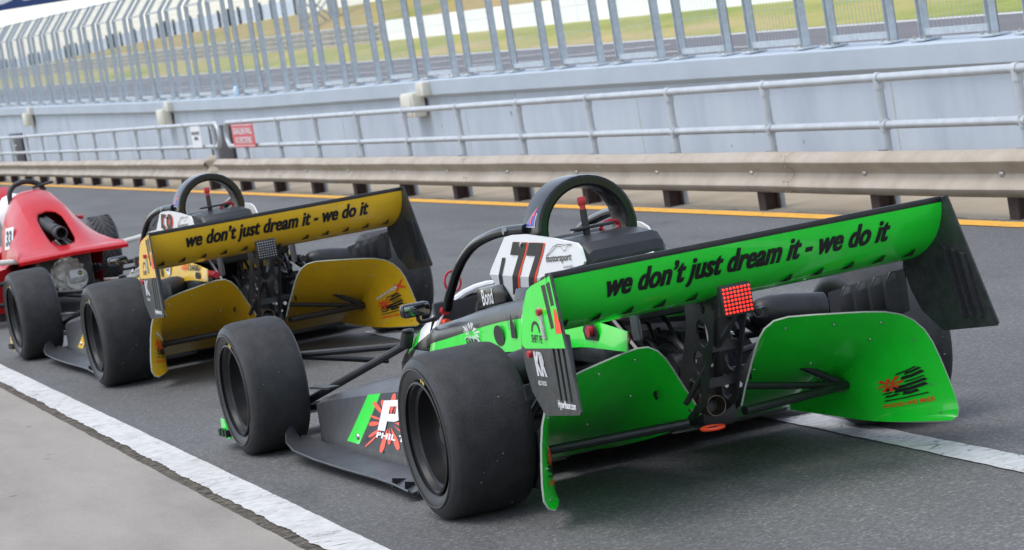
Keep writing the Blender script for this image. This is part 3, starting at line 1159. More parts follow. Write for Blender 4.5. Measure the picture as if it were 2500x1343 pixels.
def race_car(root, PAINT, number, driver, lit, mode):
    # --- wheels
    for s in (-1, 1):
        wheel(root, -.872 if s < 0 else .955, 0, .277, .292, .182, s, num=number if (mode == 'y' and s < 0) else None)
        wheel(root, s * .82, 2.553, .273, .245, .182, s)
    # --- rear wing: flap + main plane in one skin, gurney lip, slot brackets
    low = WING + [(-.533, .601), (-.526, .609)]
    up = [(a + .035, b - .004) for a, b in ((-.565, .623), (-.60, .634), (-.68, .658), (-.74, .682), (-.79, .714), (-.825, .752), (-.845, .787), (-.858, .80))]
    mb = MB()
    ring = low + up
    mb.loft([[(x, a, b) for a, b in ring] for x in lin(-.682, .682, 12)], closed=True)
    wing = mb.build('rear_wing', PAINT, root, 40)
    MB().box((0, -.831, .799), (1.362, .014, .019), bev=.002).build('gurney_flap', SATIN, wing)
    for k in range(12):
        if k in (5, 6):
            continue
        x = -.605 + k * .11
        mb = MB()
        p, n = wing_pt(.535)
        p2, n2 = wing_pt(.665)
        p3, n3 = wing_pt(.60)
        mb.add([(x - .018, p2.x + n2.x * .003, p2.y + n2.y * .003), (x + .022, p2.x + n2.x * .003, p2.y + n2.y * .003), (x + .016, p.x + n.x * .003, p.y + n.y * .003), (x + .01, p.x + n.x * .003, p.y + n.y * .003),
                (x + .002, p3.x + n3.x * .003, p3.y + n3.y * .003),
                (x - .004, p3.x - .006, p3.y - .008), (x + .012, p3.x - .006, p3.y - .008)],
               [(0, 1, 2, 3, 4), (0, 5, 6, 1), (1, 6, 2), (2, 6, 5, 3), (0, 4, 5), (4, 3, 5)])
        mb.build('slot_bracket', INK, wing, 0)

    def wing_text(x0, x1, s0, s1):
        def fn(a, b):
            p, n = wing_pt(s1 + (s0 - s1) * b)
            return Vector((x0 + (x1 - x0) * a, p.x + n.x * .0016, p.y + n.y * .0016))
        return fn
    lettering('we don\u2019t just dream it - we do it', wing_text(-.485, .492, .085, .415), INK, wing, bold=.024, shear=.22, cuts=6, heavy=.0040, lift=(0, -.0006, -.0003))

    # --- endplates
    for s in (-1, 1):
        def ep(a, b, h, s=s):
            return Vector((s * (.688 + (.6 - b) * .06 + (-a - .80) * (.13 if s > 0 else .0)) + h, a, b))
        base = [(-.868, .812), (-1.0, .398), (-.988, .388), (-.715, .368), (-.695, .374), (-.61, .435), (-.575, .50), (-.555, .575), (-.575, .64), (-.605, .70), (-.65, .752), (-.685, .765), (-.855, .808)]
        slots = []
        for k in range(3):
            y0 = -.80 - .042 * k
            slots.append([(y0 - .028, .645 - .012 * k), (y0 - .008, .64 - .012 * k), (y0 - .012 - .03, .425), (y0 - .03 - .03, .42)])
        e = plate('endplate', base, slots if s < 0 else [], ep, .006, CARBON, root)
        # raised louvre blades along the rear
        for k in range(3):
            y0 = -.80 - .042 * k
            mb = MB()
            i = -s
            q = .022
            pts = [(y0 + .012, .655 - .012 * k), (y0 - .028, .645 - .012 * k), (y0 - .058, .42), (y0 - .018, .43)]
            f = lambda a, b, h: ep(a, b, i * h)
            mb.add([f(*pts[0], .004), f(*pts[1], q), f(*pts[2], q), f(*pts[3], .004), f(pts[1][0] + .006, pts[1][1], .004), f(pts[2][0] + .006, pts[2][1], .004)],
                   [(0, 1, 2, 3), (1, 4, 5, 2), (0, 4, 1), (3, 2, 5)])
            mb.build('louvre_blade', GREY, e, 20)
        # inward-swept front gill panel of five ribs, behind the tyre top
        A, B = Vector((s * .655, -.565, 0)), Vector((s * .505, -.29, 0))
        n = Vector((-(B - A).y * s, (B - A).x * s, 0)).normalized()
        if n.y > 0:
            n = -n
        rib = []
        prof = [(0, 0), (.10, .002), (.16, .045), (.19, .004), (.30, .002), (.36, .045), (.39, .004), (.50, .002), (.56, .045), (.59, .004), (.70, .002), (.76, .045), (.79, .004), (.9, .002), (1, 0)]
        ga = []
        for t, h in prof:
            P = A.lerp(B, t)
            zt = .575 - .06 * t
            zb = .435 - .085 * t
            ga.append([(P + n * h * .15) + Vector((0, 0, zt)), (P + n * h) + Vector((0, 0, zt - .03)), (P + n * h) + Vector((0, 0, zb + .028)), (P + n * h * .1) + Vector((0, 0, zb))])
        shell('gill_panel', ga, .004, mat('gill_grey', (.10, .104, .11), .4, var=.2), GREY, CARBON, e)
        MB().box((s * .60, -.44, .415), (.13, .006, .05), rot=Matrix.Rotation(0, 4, 'Z')).build('gill_bracket', CARBON, e)
        for q in (-.03, .03):
            MB().tube([(s * .60 + q, -.442, .42), (s * .60 + q, -.449, .42)], .007, 8).build('bolt', STEEL, e)
        # outer-face graphics
        o_ = s * .0042
        fo = lambda a, b: ep(a, b, o_)
        decal([[(-.862, .802), (-.93, .586), (-.59, .57), (-.563, .58), (-.578, .64), (-.607, .70), (-.652, .75), (-.69, .766)]], fo, PAINT, e, 'paint_panel')
        o2 = s * .0052
        f2 = lambda a, b: ep(a, b, o2)
        decal([[(-.815, .775), (-.782, .77), (-.83, .64), (-.855, .645)], [(-.855, .785), (-.825, .777), (-.85, .71), (-.875, .715)]], f2, INK, e, 'stripe')
        decal([[(-.865, .705), (-.885, .70), (-.91, .66), (-.918, .63), (-.865, .628)]], f2, ORANGE, e, 'quarter_mark')
        if s < 0:
            sg = -1
            def tf(y0, y1, z0, z1, lean=0.0):
                return lambda a, b: ep(y0 + (y1 - y0) * a - lean * (1 - b), z0 + (z1 - z0) * b, o2)
            lettering('SHIFT PE' if mode == 'g' else 'SHIFT', tf(-.655, -.745, .592, .617), INK, e, bold=.02)
            arcp = [(.5 + .5 * math.cos(math.pi - t * math.pi / 8), .5 * math.sin(math.pi - t * math.pi / 8)) for t in range(9)] + [(.5 + .36 * math.cos(t * math.pi / 8), .36 * math.sin(t * math.pi / 8)) for t in range(9)]
            decal([arcp], lambda a, b: ep(-.66 - .075 * a, .625 + .07 * b, o2), INK, e, 'dial_arc')
            mb = MB()
            mb.prism([(-.765, .70), (-.752, .705), (-.742, .70), (-.765, .61), (-.778, .605), (-.788, .61)], lambda a, b, h: ep(a, b, o2 - h), .006)
            mb.build('adjuster_slot', ALLOY, e)
            MB().tube([ep(-.762, .69, -.004), ep(-.762, .69, -.02)], .011, 10).build('adjuster_knob', REDP, e)
            MB().tube([ep(-.635, .555, -.004), ep(-.635, .555, -.016)], .011, 10).build('red_bolt', REDP, e)
            lettering('KR' if mode == 'g' else 'K', tf(-.655, -.735, .49, .565, .02), WINK, e, bold=.03, heavy=.05)
            lettering('KELLY RACING', tf(-.675, -.745, .462, .476, 0), WINK, e, bold=.01)
            lettering('HyperRacer.com', tf(-.825, -.968, .395, .425, 0), WINK, e, bold=.03)

    # --- wing pylons with lightening holes
    for s in (-1, 1):
        fn = lambda a, b, h, s=s: Vector((s * .055 + h - .03, a, b))
        plate('wing_pylon', [(-.62, .605), (-.72, .628), (-.70, .60), (-.50, .26), (-.36, .20), (-.28, .22), (-.30, .30), (-.45, .52), (-.46, .604)],
              [circ(-.565, .50, .045), circ(-.505, .40, .043), circ(-.435, .30, .043), circ(-.60, .582, .018)], fn, .007, SATIN, root)
    for z, y in ((.33, -.50), (.45, -.57), (.57, -.66)):
        MB().box((-.03, y, z), (.11, .012, .03)).build('pylon_brace', SATIN, root)
    for s in (-1, 1):
        MB().tube([(s * .055 - .03, -.69, .60), (-s * .06 - .06, -.42, .27)], .010, 8).build('pylon_strut', SATIN, root)

    # --- rain light
    rl = MB().box((-.095, -.875, .622), (.108, .03, .098), bev=.008).build('rain_light', SATIN, root)
    mb = MB()
    for i in range(8):
        for j in range(7):
            cx, cz = -.095 - .043 + .0123 * i, .622 - .037 + .0123 * j
            mb.lathe([(-.8905, .0040), (-.8935, .0035), (-.8952, .0018), (-.8956, 0)], 'y', (cx, 0, cz), 8)
    if lit:
        LED = mat('lit_red_led', (.7, .04, .03), .3, emit=(1.0, .022, .010), estr=1.1)
    else:
        LED = mat('unlit_led', (.22, .22, .23), .25, coat=.5)
    mb.build('led_array', LED, rl)
    MB().tube([(-.045, -.88, .572), (-.04, -.885, .558), (-.02, -.88, .555), (-.012, -.875, .567), (-.015, -.85, .575)], .0028, 6, smooth_n=4).build('cable', SATIN, rl)

    # --- diffuser tunnels
    REAR = [(.075, -.42, .225), (.098, -.42, .28), (.122, -.42, .33), (.147, -.422, .385), (.168, -.425, .425), (.192, -.43, .455), (.225, -.438, .475), (.27, -.452, .48),
            (.34, -.475, .474), (.42, -.505, .465), (.50, -.54, .456), (.56, -.566, .446), (.605, -.587, .43), (.64, -.60, .405), (.668, -.61, .37), (.688, -.616, .325),
            (.703, -.622, .27), (.717, -.63, .205), (.728, -.638, .145), (.732, -.643, .10), (.722, -.645, .076), (.70, -.64, .066)]
    for s in (-1, 1):
        grid = []
        NS = 14
        def dpt(i, t, s=s):
            x0, y0, z0 = REAR[i]
            yy = y0 + (.30 - y0) * t
            outer = max(0, (x0 - .56)) / .17
            g = (1 - t) ** 1.15 * (1 - .15 * math.sin(math.pi * t))
            z = .064 + (z0 - .064) * (g * .97 + .03)
            xin = .575 if x0 > .575 else x0
            x = xin + (x0 - xin) * max(0, 1 - t * 2.6) ** 1.6
            if x0 < .2:
                x = x0 + (.16 - x0) * min(1, t * 1.4) * .5
            return Vector((s * x, yy, z))
        for i in range(len(REAR)):
            grid.append([dpt(i, (k / NS) ** 1.3) for k in range(NS + 1)])
        d = shell('diffuser', grid, .006, PAINT, CARBON, mat('bare_composite_edge', (.35, .38, .33), .7), root, flip=(s < 0))
        # make sure the skin is offset to the outside
        # graphics on the flared outer wall
        def wallfn(z0, z1, t0, t1, s=s):
            def fn(a, b):
                z = z0 + (z1 - z0) * b
                # outer wall rows by height
                for i in range(15, 20):
                    if REAR[i][2] >= z >= REAR[i + 1][2]:
                        u = (REAR[i][2] - z) / (REAR[i][2] - REAR[i + 1][2])
                        break
                t = t0 + (t1 - t0) * a
                P = dpt(i, t).lerp(dpt(i + 1, t), u)
                return P + Vector((-s * .0035, -.002, 0))
            return fn
        ra = (.272, .065) if s > 0 else (.065, .272)
        f1 = wallfn(.165, .283, *ra)
        decal(star(.26, .68, 8, .04, .31, .05, 3), f1, ORANGE, d, 'flag_star', cuts=6)
        rn = random.Random(5)
        strokes = []
        for (a0, a1, b, th) in ((.42, .9, .93, .05), (.6, .97, .84, .07), (.50, 1.0, .70, .10), (.55, .98, .58, .045), (.12, 1.0, .44, .10), (.05, .30, .34, .05), (.30, .98, .30, .11), (.08, .42, .20, .07),
                                (.45, .80, .17, .10), (.02, .96, .04, .045)):
            strokes.append([(a0, b), ((a0 + a1) / 2, b - th * .25), (a1, b + th * .1), (a1 - .05, b + th), ((a0 + a1) / 2, b + th * .8), (a0 + .06, b + th * 1.1)])
        decal(strokes, f1, INK, d, 'flag_strokes', cuts=6)
        lettering('DESIGNED AND MADE', wallfn(.138, .156, *ra), ORANGE, d, bold=.02)
        if mode == 'y':
            lettering('SIMWORX', wallfn(.298, .318, *ra), WINK, d, bold=.04, shear=.2)
            x1 = wallfn(.28, .325, ra[0] + (ra[1] - ra[0]) * .82, ra[1] + (ra[1] - ra[0]) * .25)
            decal([[(0, 0), (.25, 0), (1, 1), (.8, 1)], [(.75, 0), (1, 0), (.3, 1), (.1, 1)]], x1, ORANGE, d, 'cross_mark')
        for (ii, tt) in ((11, .16), (9, .32), (6, .30), (7, .05), (9, .05), (11, .05), (14, .05), (17, .06), (19, .06), (8, .5), (10, .5)):
            P = dpt(ii, tt)
            MB().lathe([(0, .006), (-.004, .005), (-.005, 0)], 'z', (P.x, P.y - .004, P.z - .004), 8).build('rivet', STEEL, d)
        # suspension and shaft behind / through the tunnel
        inn = Vector((s * .10, -.375, .20))
        out = Vector((s * .566, -.19, .183))
        arm(root, [inn, out], .0155, name='lower_suspension_arm')
        if s > 0:
            arm(root, [(s * .12, -.30, .275), out], .0125, name='lower_suspension_arm')
            arm(root, [(s * .40, -.19, .285), out], .0125, name='toe_link')
        arm(root, [out + Vector((-s * .02, 0, 0)), (s * .60, -.08, .18)], .022, name='arm_end')
        arm(root, [(s * .17, -.22, .37), (s * .62, -.02, .385)], .013, name='upper_suspension_arm')
        arm(root, [(s * .17, .16, .38), (s * .62, -.02, .385)], .013, name='upper_suspension_arm')
        arm(root, [(s * .12, 0, .28), (s * .25, 0, .28), (s * .5, 0, .28), (s * .62, 0, .28)], [.04, .018, .018, .04], name='driveshaft')
        arm(root, [(s * .58, -.03, .20), (s * .30, .05, .47)], .016, name='push_rod')
        MB().box((s * .585, 0, .28), (.05, .12, .24), bev=.02).build('upright', SATIN, root)
        MB().lathe([(s * .54, .02), (s * .54, .125), (s * .55, .125), (s * .55, .02)], 'x', (0, 0, .277), 36).build('brake_disc', STEEL, root)
        # rounded rear of the side duct, inboard of the tyre
        mb = MB()
        mb.tube([(s * .335, -.02, .463), (s * .345, -.02, .462), (s * .37, -.02, .46), (s * .41, -.02, .457), (s * .47, -.02, .45), (s * .60, -.03, .43)], [.018, .038, .052, .058, .06, .06], 20)
        mb.build('side_duct', SATIN, root, 60)
        # black hole plates where arms pass
        Ph = dpt(5, .10)
        MB().lathe([(0, .0), (.0, .014), (.003, .016), (.003, 0)], 'x', (s * (abs(Ph.x) - .02), Ph.y + .06, .30), 16).build('grommet', SATIN, d)

    # --- tail: gearbox cradle, exhaust, tow ring
    gb = MB()
    gb.box((0, -.20, .30), (.17, .34, .22), bev=.025)
    gb.box((0, -.33, .22), (.13, .16, .10), bev=.02)
    gb.tube([(-.09, -.28, .37), (.09, -.28, .37)], .05, 14)
    for k in range(6):
        gb.box((0, -.14 - .03 * k, .415), (.15, .008, .03))
    gb.build('engine_block', SATIN, root)
    ex = MB()
    ex.lathe([(-.465, .031), (-.465, .034), (-.20, .034), (-.20, .028), (-.462, .028)], 'y', (-.035, 0, .25), 24)
    ex.build('exhaust_tip', mat('scorched_steel', (.16, .12, .09), .4, metal=.7, var=.3), root)
    MB().tube([(-.075 + .036 * math.cos(a), -.50 + .036 * math.sin(a), .188) for a in [2 * math.pi * k / 24 for k in range(25)]], .0055, 8, cap=False).build('tow_ring', ORANGE, root)
    MB().box((-.06, -.42, .184), (.03, .12, .01)).build('tow_strap', SATIN, root)
    rn = random.Random(11)
    for k in range(9):
        a = Vector((rn.uniform(-.09, .09), rn.uniform(-.34, -.05), rn.uniform(.26, .44)))
        b = a + Vector((rn.uniform(-.06, .06), rn.uniform(.02, .2), rn.uniform(.0, .18)))
        MB().tube([a, a.lerp(b, .5) + Vector((0, 0, .02)), b], rn.uniform(.006, .013), 8, smooth_n=3).build('hose', SATIN, root)
    for k in range(10):
        p = Vector((rn.uniform(-.1, .1), rn.uniform(-.42, -.36), rn.uniform(.20, .44)))
        MB().tube([p, p + Vector((0, -.014, 0))], rn.uniform(.006, .011), 6).build('bolt', STEEL, root)
    for s in (-1, 1):
        MB().tube([(s * .18, -.25, .44), (s * .2, -.02, .60), (s * .17, .3, .72)], .016, 10).build('frame_tube', GLOSS, root)
        MB().tube([(s * .2, -.30, .49), (s * .2, -.30, .62)], .016, 10).build('frame_tube', mat('grey_frame', (.10, .105, .115), .25, coat=.4), root)
        MB().tube([(s * .19, -.25, .42), (s * .26, .3, .42)], .014, 10).build('frame_tube', GLOSS, root)
        # coil-over damper with red reservoir
        cp = MB()
        n = 60
        cp.tube([(s * (.24 + .018 * math.cos(k * .9)), -.30 + .20 * k / n, .50 + .018 * math.sin(k * .9)) for k in range(n)], .0045, 6)
        cp.build('coil_spring', REDP if s < 0 else SATIN, root)
        MB().tube([(-.34, -.275, .545), (-.36, -.275, .545)] if s < 0 and mode == 'g' else [(s * .24, -.34, .50), (s * .24, -.28, .50)], .018, 14).build('damper_reservoir', REDP if s < 0 else SATIN, root)
        MB().tube([(s * .24, -.30, .50), (s * .24, -.05, .50)], .011, 10).build('damper', STEEL, root)

    # --- tub, nose and side panels
    secs = []
    for (y, hw, zb, zt, sh) in ((2.78, .03, .12, .17, .5), (2.6, .085, .10, .25, .6), (2.3, .18, .08, .335, .7), (2.0, .245, .07, .42, .75), (1.78, .268, .06, .505, .8), (1.62, .268, .06, .565, .8)):
        P = []
        for k in range(20):
            a = 2 * math.pi * k / 20
            cx, cz = math.cos(a), math.sin(a)
            e = .55
            P.append((hw * math.copysign(abs(cx) ** e, cx), y, (zb + zt) / 2 + (zt - zb) / 2 * math.copysign(abs(cz) ** e, cz)))
        secs.append(P)
    nc = MB().loft(secs).build('nose_cone', [GLOSS, WHITE, PAINT], root, 50)
    for p in nc.data.polygons:
        p.material_index = 1 if p.center.z > .415 else (2 if p.center.z > .36 else 0)
    ns = MB()
    for s in (-1, 1):
        ns.add([(s * .247, 1.66, .30), (s * .20, 2.04, .24), (s * .20, 2.04, .36), (s * .25, 1.66, .46)], [(0, 1, 2, 3)])
    MB().box((0, 1.615, .33), (.47, .03, .45), bev=.012).build('dash_panel', SATIN, root)
    # white cowl lip round the dash
    lip = [(.262 * math.sin(t), 1.60 + .02 * math.cos(t), .36 + .225 * math.cos(t) if abs(t) < 1.4 else .36) for t in lin(-1.5, 1.5, 16)]
    MB().tube(lip, .014, 8).build('cowl_lip', WHITE, root)
    for k, (z, m, q) in enumerate(((.52, REDP, .016), (.475, ORANGE, .014), (.44, ORANGE, .012))):
        MB().tube([(-.20, 1.598, z), (-.20, 1.565, z)], q, 12).build('dash_button', m, root)
    MB().tube([(-.17 + .032 * math.cos(a), 1.52, .63 + .04 * math.sin(a)) for a in [2 * math.pi * k / 16 for k in range(17)]], .005, 6, cap=False).build('pull_ring', REDP, root)
    # cockpit sides: black rounded rails over coloured side panels
    ZT = [(1.66, .44), (1.45, .475), (1.2, .51), (.9, .555), (.6, .595), (.3, .622), (0, .632), (-.25, .63), (-.55, .605)]
    ZT = [(p.x, p.y) for p in spline([(a, b, 0) for a, b in ZT], 3)]
    for s in (-1, 1):
        g = []
        for (y, z) in ZT:
            wx = .315 if y < 1.4 else .315 - (y - 1.4) * .25
            g.append([(s * (wx - .05), y, z - .05), (s * (wx - .045), y, z - .01), (s * (wx - .022), y, z + .008), (s * wx, y, z), (s * (wx + .016), y, z - .025), (s * (wx + .02), y, z - .055)])
        shell('cockpit_rail', g[:19], .006, RAILB, RAILB, RAILB, root, flip=(s > 0))
        g = []
        for (y, z) in ZT[3:]:
            wx = .334 if y < 1.4 else .32
            zl = .385 + (.49 - .385) * max(0, min(1, (1.3 - y) / 1.5))
            zu = z - .052
            g.append([(s * wx, y, zu), (s * (wx + .006), y, (zu + zl) / 2), (s * (wx + .012), y, zl)])
        sp = shell('side_panel', g if s < 0 else g[:13], .004, PAINT, PAINT, PAINT, root, flip=(s > 0))
        g = []
        for (y, z) in ZT:
            wx = .328 if y < 1.4 else .31
            zl = .385 + (.49 - .385) * max(0, min(1, (1.3 - y) / 1.5))
            g.append([(s * (wx + .004), y, zl + .002), (s * (wx + .02), y, zl - .02), (s * (wx - .02), y, .25), (s * (wx - .05), y, .07)])
        shell('lower_side', g[:16], .004, CARBON, CARBON, CARBON, root, flip=(s > 0))
        if s < 0:
            X = -.3425
            fz = lambda y: .385 + (.49 - .385) * max(0, min(1, (1.3 - y) / 1.5))
            def pf(y0, y1, z0, z1):
                return lambda a, b: Vector((X - .003, y0 + (y1 - y0) * a, z0 + (z1 - z0) * b))
            # splash badge, helmeted emblem, round badge, mounting hole
            decal(splat(4, 22, .12, .5), pf(.99, .80, .445, .535), WINK, sp, 'splash_mark')
            lettering('DTR', pf(.965, .825, .445, .47), INK, sp, bold=.06)
            decal([circ(.5, .5, .5, 16)], pf(.66, .56, .455, .53), INK, sp, 'mount_hole')
            decal([[(.2, 0), (.8, 0), (.75, .55), (.6, .8), (.5, 1), (.4, .8), (.25, .55)], [(.05, .3), (.1, .3), (.12, .95), (.07, .95)]], pf(.50, .42, .49, .58), INK, sp, 'emblem')
            decal([circ(.5, .5, .5, 20)], pf(.36, .24, .50, .59), WINK, sp, 'round_badge')
            lettering('CT', lambda a, b: Vector((X - .0045, .345 - .09 * a, .525 + .04 * b)), INK, sp, bold=.05)
            decal([[(.1, 0), (.9, 0), (1, .5), (.8, 1), (.2, 1), (0, .5)]], (pf(-.20, -.33, .515, .575) if mode == 'g' else pf(-.30, -.42, .50, .535)), INK, sp, 'damper_opening')
            if mode == 'y':
                lettering('GSX', pf(-.02, -.16, .54, .575), ORANGE, sp, bold=.05, shear=.2)
                lettering('1340R', pf(-.17, -.41, .54, .575), INK, sp, bold=.04, shear=.2)
        # carbon box behind the side panel
        if s < 0:
            MB().box((s * .300, -.045, .463), (.08, .59, .056), bev=.008).build('airbox', CARBON, root)
    # floor of the cockpit and seat
    MB().box((0, 1.05, .075), (.52, 1.4, .02)).build('cockpit_floor', SATIN, root)
    g = []
    for t in lin(0, 1, 8):
        y = 1.05 - .5 * t
        z = .16 + .50 * t ** 1.5
        g.append([(-.19, y + .05, z + .06), (-.13, y, z), (0, y - .02, z - .01), (.13, y, z), (.19, y + .05, z + .06)])
    shell('seat', g, .012, BEIGE, SATIN, SATIN, root, flip=True)
    MB().box((0, .64, .70), (.27, .07, .19), bev=.03).build('headrest', SATIN, root)
    for s in (-1, 1):
        MB().box((s * .235, .88, .605), (.05, .30, .085), bev=.02, rot=Matrix.Rotation(-.10, 4, 'X')).build('head_pad', GLOSS, root)
    MB().lathe([(.56, 0), (.56, .10), (.60, .10), (.62, 0)], 'x', (-.58, .98, .56), 20).build('shoulder_pad', SATIN, root)
    MB().tube([(.05, 1.30, .50), (.05, 1.28, .56)], .012, 8).build('gear_lever', STEEL, root)
    if driver:
        lettering(driver, lambda a, b: Vector((-.2625, .955 - .115 * a, .572 + .058 * b + .012 * a)), WINK, root, bold=.01)
    MB().tube([(.13 * math.cos(a), 1.40, .50 + .10 * math.sin(a)) for a in [2 * math.pi * k / 24 for k in range(25)]], .013, 8, cap=False).build('steering_wheel', SATIN, root)
    # --- roll hoop: deep blade section
    path = []
    for a in lin(-.35, math.pi + .35, 22):
        path.append((-.168 * math.cos(a), .815 + .168 * math.sin(a)))
    path = [(-.245, .60), (-.205, .70)] + path + [(.205, .70), (.245, .60)]
    hp = []
    for i, (x, z) in enumerate(path):
        a, b = path[max(i - 1, 0)], path[min(i + 1, len(path) - 1)]
        t = Vector((b[0] - a[0], b[1] - a[1])).normalized()
        n = Vector((-t.y, t.x))
        sec = []
        for (dy, dr) in ((.0, .011), (.005, .019), (.02, .0215), (.15, .019), (.158, .006), (.158, -.006), (.15, -.016), (.02, -.0215), (.005, -.019), (.0, -.011)):
            sec.append((x + n.x * dr, .475 + dy, z + n.y * dr))
        hp.append(sec)
    hoop = MB().loft(hp).build('roll_hoop', GLOSS, root, 28)
    fh = quad_fn((-.2165, .50, .80), (.0, .085, .0), (.036, .0, .115))
    hx = lambda a, b: Vector((-(.168 * math.cos(math.asin(min(.9, (.035 + .085 * b) / .168))) + .0235), .595 - .09 * a, .85 + .085 * b))
    decal([[(0, 0), (1, 0), (1, 1)]], hx, WINK, hoop, 'badge', cuts=6)
    decal([[(.1, .04), (.94, .04), (.94, .9)]], lambda a, b: hx(a, b) + Vector((-.0015, 0, 0)), mat('badge_blue', (.06, .09, .42), .4), hoop, 'badge_field', cuts=6)
    decal([[(.5, .1), (.62, .1), (.7, .45), (.85, .45), (.88, .82), (.7, .52), (.58, .52)]], lambda a, b: hx(a, b) + Vector((-.003, 0, 0)), ORANGE, hoop, 'badge_flash', cuts=6)
    for s in (-1, 1):
        c = MB().tube([(s * .19, .585, .845), (s * .215, .75, .838), (s * .225, .90, .818), (s * .225, 1.06, .785), (s * .222, 1.20, .735), (s * .215, 1.32, .68), (s * .205, 1.42, .625), (s * .20, 1.50, .575), (s * .20, 1.545, .53)], .0185, 12, smooth_n=4)
        c.build('cage_bar', GLOSS, root, 60)
        MB().tube([(s * .19, .70, .842), (s * .235, .70, .842)], .012, 8).build('cage_bolt', STEEL, root)
    # --- number fairings
    for s in (-1, 1):
        def nf(a, b, h, s=s):
            x = .262 if b > .69 else .262 + (b - .69) * .35
            return Vector((s * (x + h), a, b))
        if s > 0:
            MB().prism([(.74, .795), (.62, .79), (.56, .775), (.455, .69), (.50, .66), (.76, .66)], nf, -.008).build('number_fairing', WHITE, root, 20)
            continue
        up_ = [(.62, .828), (.55, .836), (.42, .84), (.16, .83), (-.055, .815), (-.085, .80), (-.10, .755), (-.085, .744), (.25, .705), (.33, .69), (.835, .69), (.81, .71)]
        mb = MB()
        mb.prism(up_, nf, -.008)
        lo = [(.835, .69), (.33, .69), (.42, .63), (.52, .60), (.76, .585), (.82, .60)]
        mb.prism(lo, nf, -.008)
        fr = mb.build('number_fairing', WHITE, root, 20)
        if s < 0:
            def tf(y0, y1, z0, z1, lean):
                return lambda a, b: nf(y0 + (y1 - y0) * a + lean * (b - 1) * -1, z0 + (z1 - z0) * b, .0022)
            def glyph7(y0, wd, lean, o):
                P = [(0, 1), (1, 1), (1, .86), (.62, 0), (.22, 0), (.6, .82), (.18, .82), (.18, .72), (0, .72)]
                return [[(a, b) for a, b in P]]
            if number == '177':
                for y0 in (.535, .375):
                    for off, m, nm in ((-.014, ORANGE, 'number_outline'), (0, INK, 'number')):
                        F = lambda a, b, y0=y0, off=off: nf(y0 - .135 * a + .20 * (1 - b) + off, .618 + .195 * b + (0 if b > .5 else off * .35), .0022 if off else .0034) if True else None
                        decal([[(0, 1), (1, 1), (1, .80), (.72, 0), (.36, 0), (.62, .76), (0, .76)]], F, m, fr, nm, cuts=16)
                decal([[(0, 1), (1, 1), (1, 0), (0, 0)]], lambda a, b: nf(.668 - .03 * a + .13 * (1 - b), .63 + .125 * b, .003), INK, fr, 'number', cuts=10)
            else:
                lettering(number, lambda a, b: nf(.60 - .26 * a + .10 * (1 - b) - .018, .67 + .155 * b - .003, .002), ORANGE, fr, 'number_outline', bold=.0, cuts=12, heavy=.06, lift=(-.0004, 0, 0))
                lettering(number, lambda a, b: nf(.60 - .26 * a + .10 * (1 - b), .67 + .155 * b, .0034), INK, fr, 'number', bold=.0, cuts=12, heavy=.06, lift=(-.0004, 0, 0))
            lettering('motorsport', lambda a, b: nf(.245 - .24 * a, .738 + .03 * b + .012 * a, .003), INK, fr, bold=.02, shear=.25)
            lettering('australia', lambda a, b: nf(.09 - .085 * a, .729 + .011 * b + .004 * a, .003), INK, fr, bold=.0, shear=.2)
            car = []
            top = [(0, .1), (.15, .4), (.3, .75), (.5, .95), (.72, .9), (.85, .95), (1, 1)]
            bot = [(1, .93), (.85, .86), (.75, .55), (.68, .5), (.6, .8), (.45, .82), (.3, .55), (.15, .28), (0, .06)]
            for P in (top, bot):
                q = [(a, b + .035) for a, b in P] + [(a, b) for a, b in reversed(P)]
                for i in range(len(P) - 1):
                    car.append([P[i], P[i + 1], (P[i + 1][0], P[i + 1][1] + .04), (P[i][0], P[i][1] + .04)])
            decal(car, lambda a, b: nf(.235 - .25 * a, .762 + .05 * b, .003), INK, fr, 'car_outline_mark')
            MB().tube([nf(.455, .805, .002), nf(.455, .805, .009)], .008, 10).build('fastener', STEEL, fr)
        MB().tube([nf(.80, .612, .0), nf(.80, .612, .008)], .009, 10).build('red_fastener', REDP, fr)
    # --- moulded tank between the fairings
    S = []
    for (y, z0, z1, hw) in ((.15, .70, .730, .140), (.165, .695, .762, .146), (.205, .69, .790, .148), (.31, .69, .800, .148), (.46, .69, .799, .146), (.475, .69, .788, .142)):
        S.append([(-hw, y, z0), (-hw, y, z1 - .03), (-hw + .008, y, z1 - .009), (-hw + .028, y, z1), (hw - .028, y, z1), (hw - .008, y, z1 - .009), (hw, y, z1 - .03), (hw, y, z0)])
    tank = MB().loft(S).build('airbox_cover', mat('moulded_black', (.016, .017, .019), .38, var=.15, bump=.1), root, 22)
    for x in (-.075, .06):
        MB().box((x, .172, .712), (.035, .02, .03), bev=.008).build('cover_clip', INK, tank)
    MB().box((0, .10, .675), (.46, .62, .035), bev=.008).build('rear_deck', SATIN, root)
    MB().box((0, .0, .60), (.40, .5, .12), bev=.02).build('engine_cover', SATIN, root)
    kn = MB().tube([(-.02, .45, .80), (-.02, .45, .885)], [.013, .012], 12).build('kill_switch', SATIN, root)
    MB().tube([(-.02, .45, .883), (-.02, .45, .90)], .010, 10).build('switch_key', REDP, kn)
    MB().box((-.02, .45, .914), (.03, .012, .03), bev=.004).build('switch_tab', REDP, kn)
    MB().box((.0, .44, .822), (.15, .05, .010), bev=.003).build('switch_plate', SATIN, kn)
    MB().tube([(.02, .12, .70), (.02, .08, .715), (.06, .07, .72)], .009, 8).build('white_elbow', WHITE, root)
    # fuel cap ring in front
    MB().tube([(.09 + .035 * math.cos(a), .50, .805 + .02 * math.sin(a)) for a in [2 * math.pi * k / 16 for k in range(17)]], .008, 6, cap=False).build('filler_ring', REDP, root)
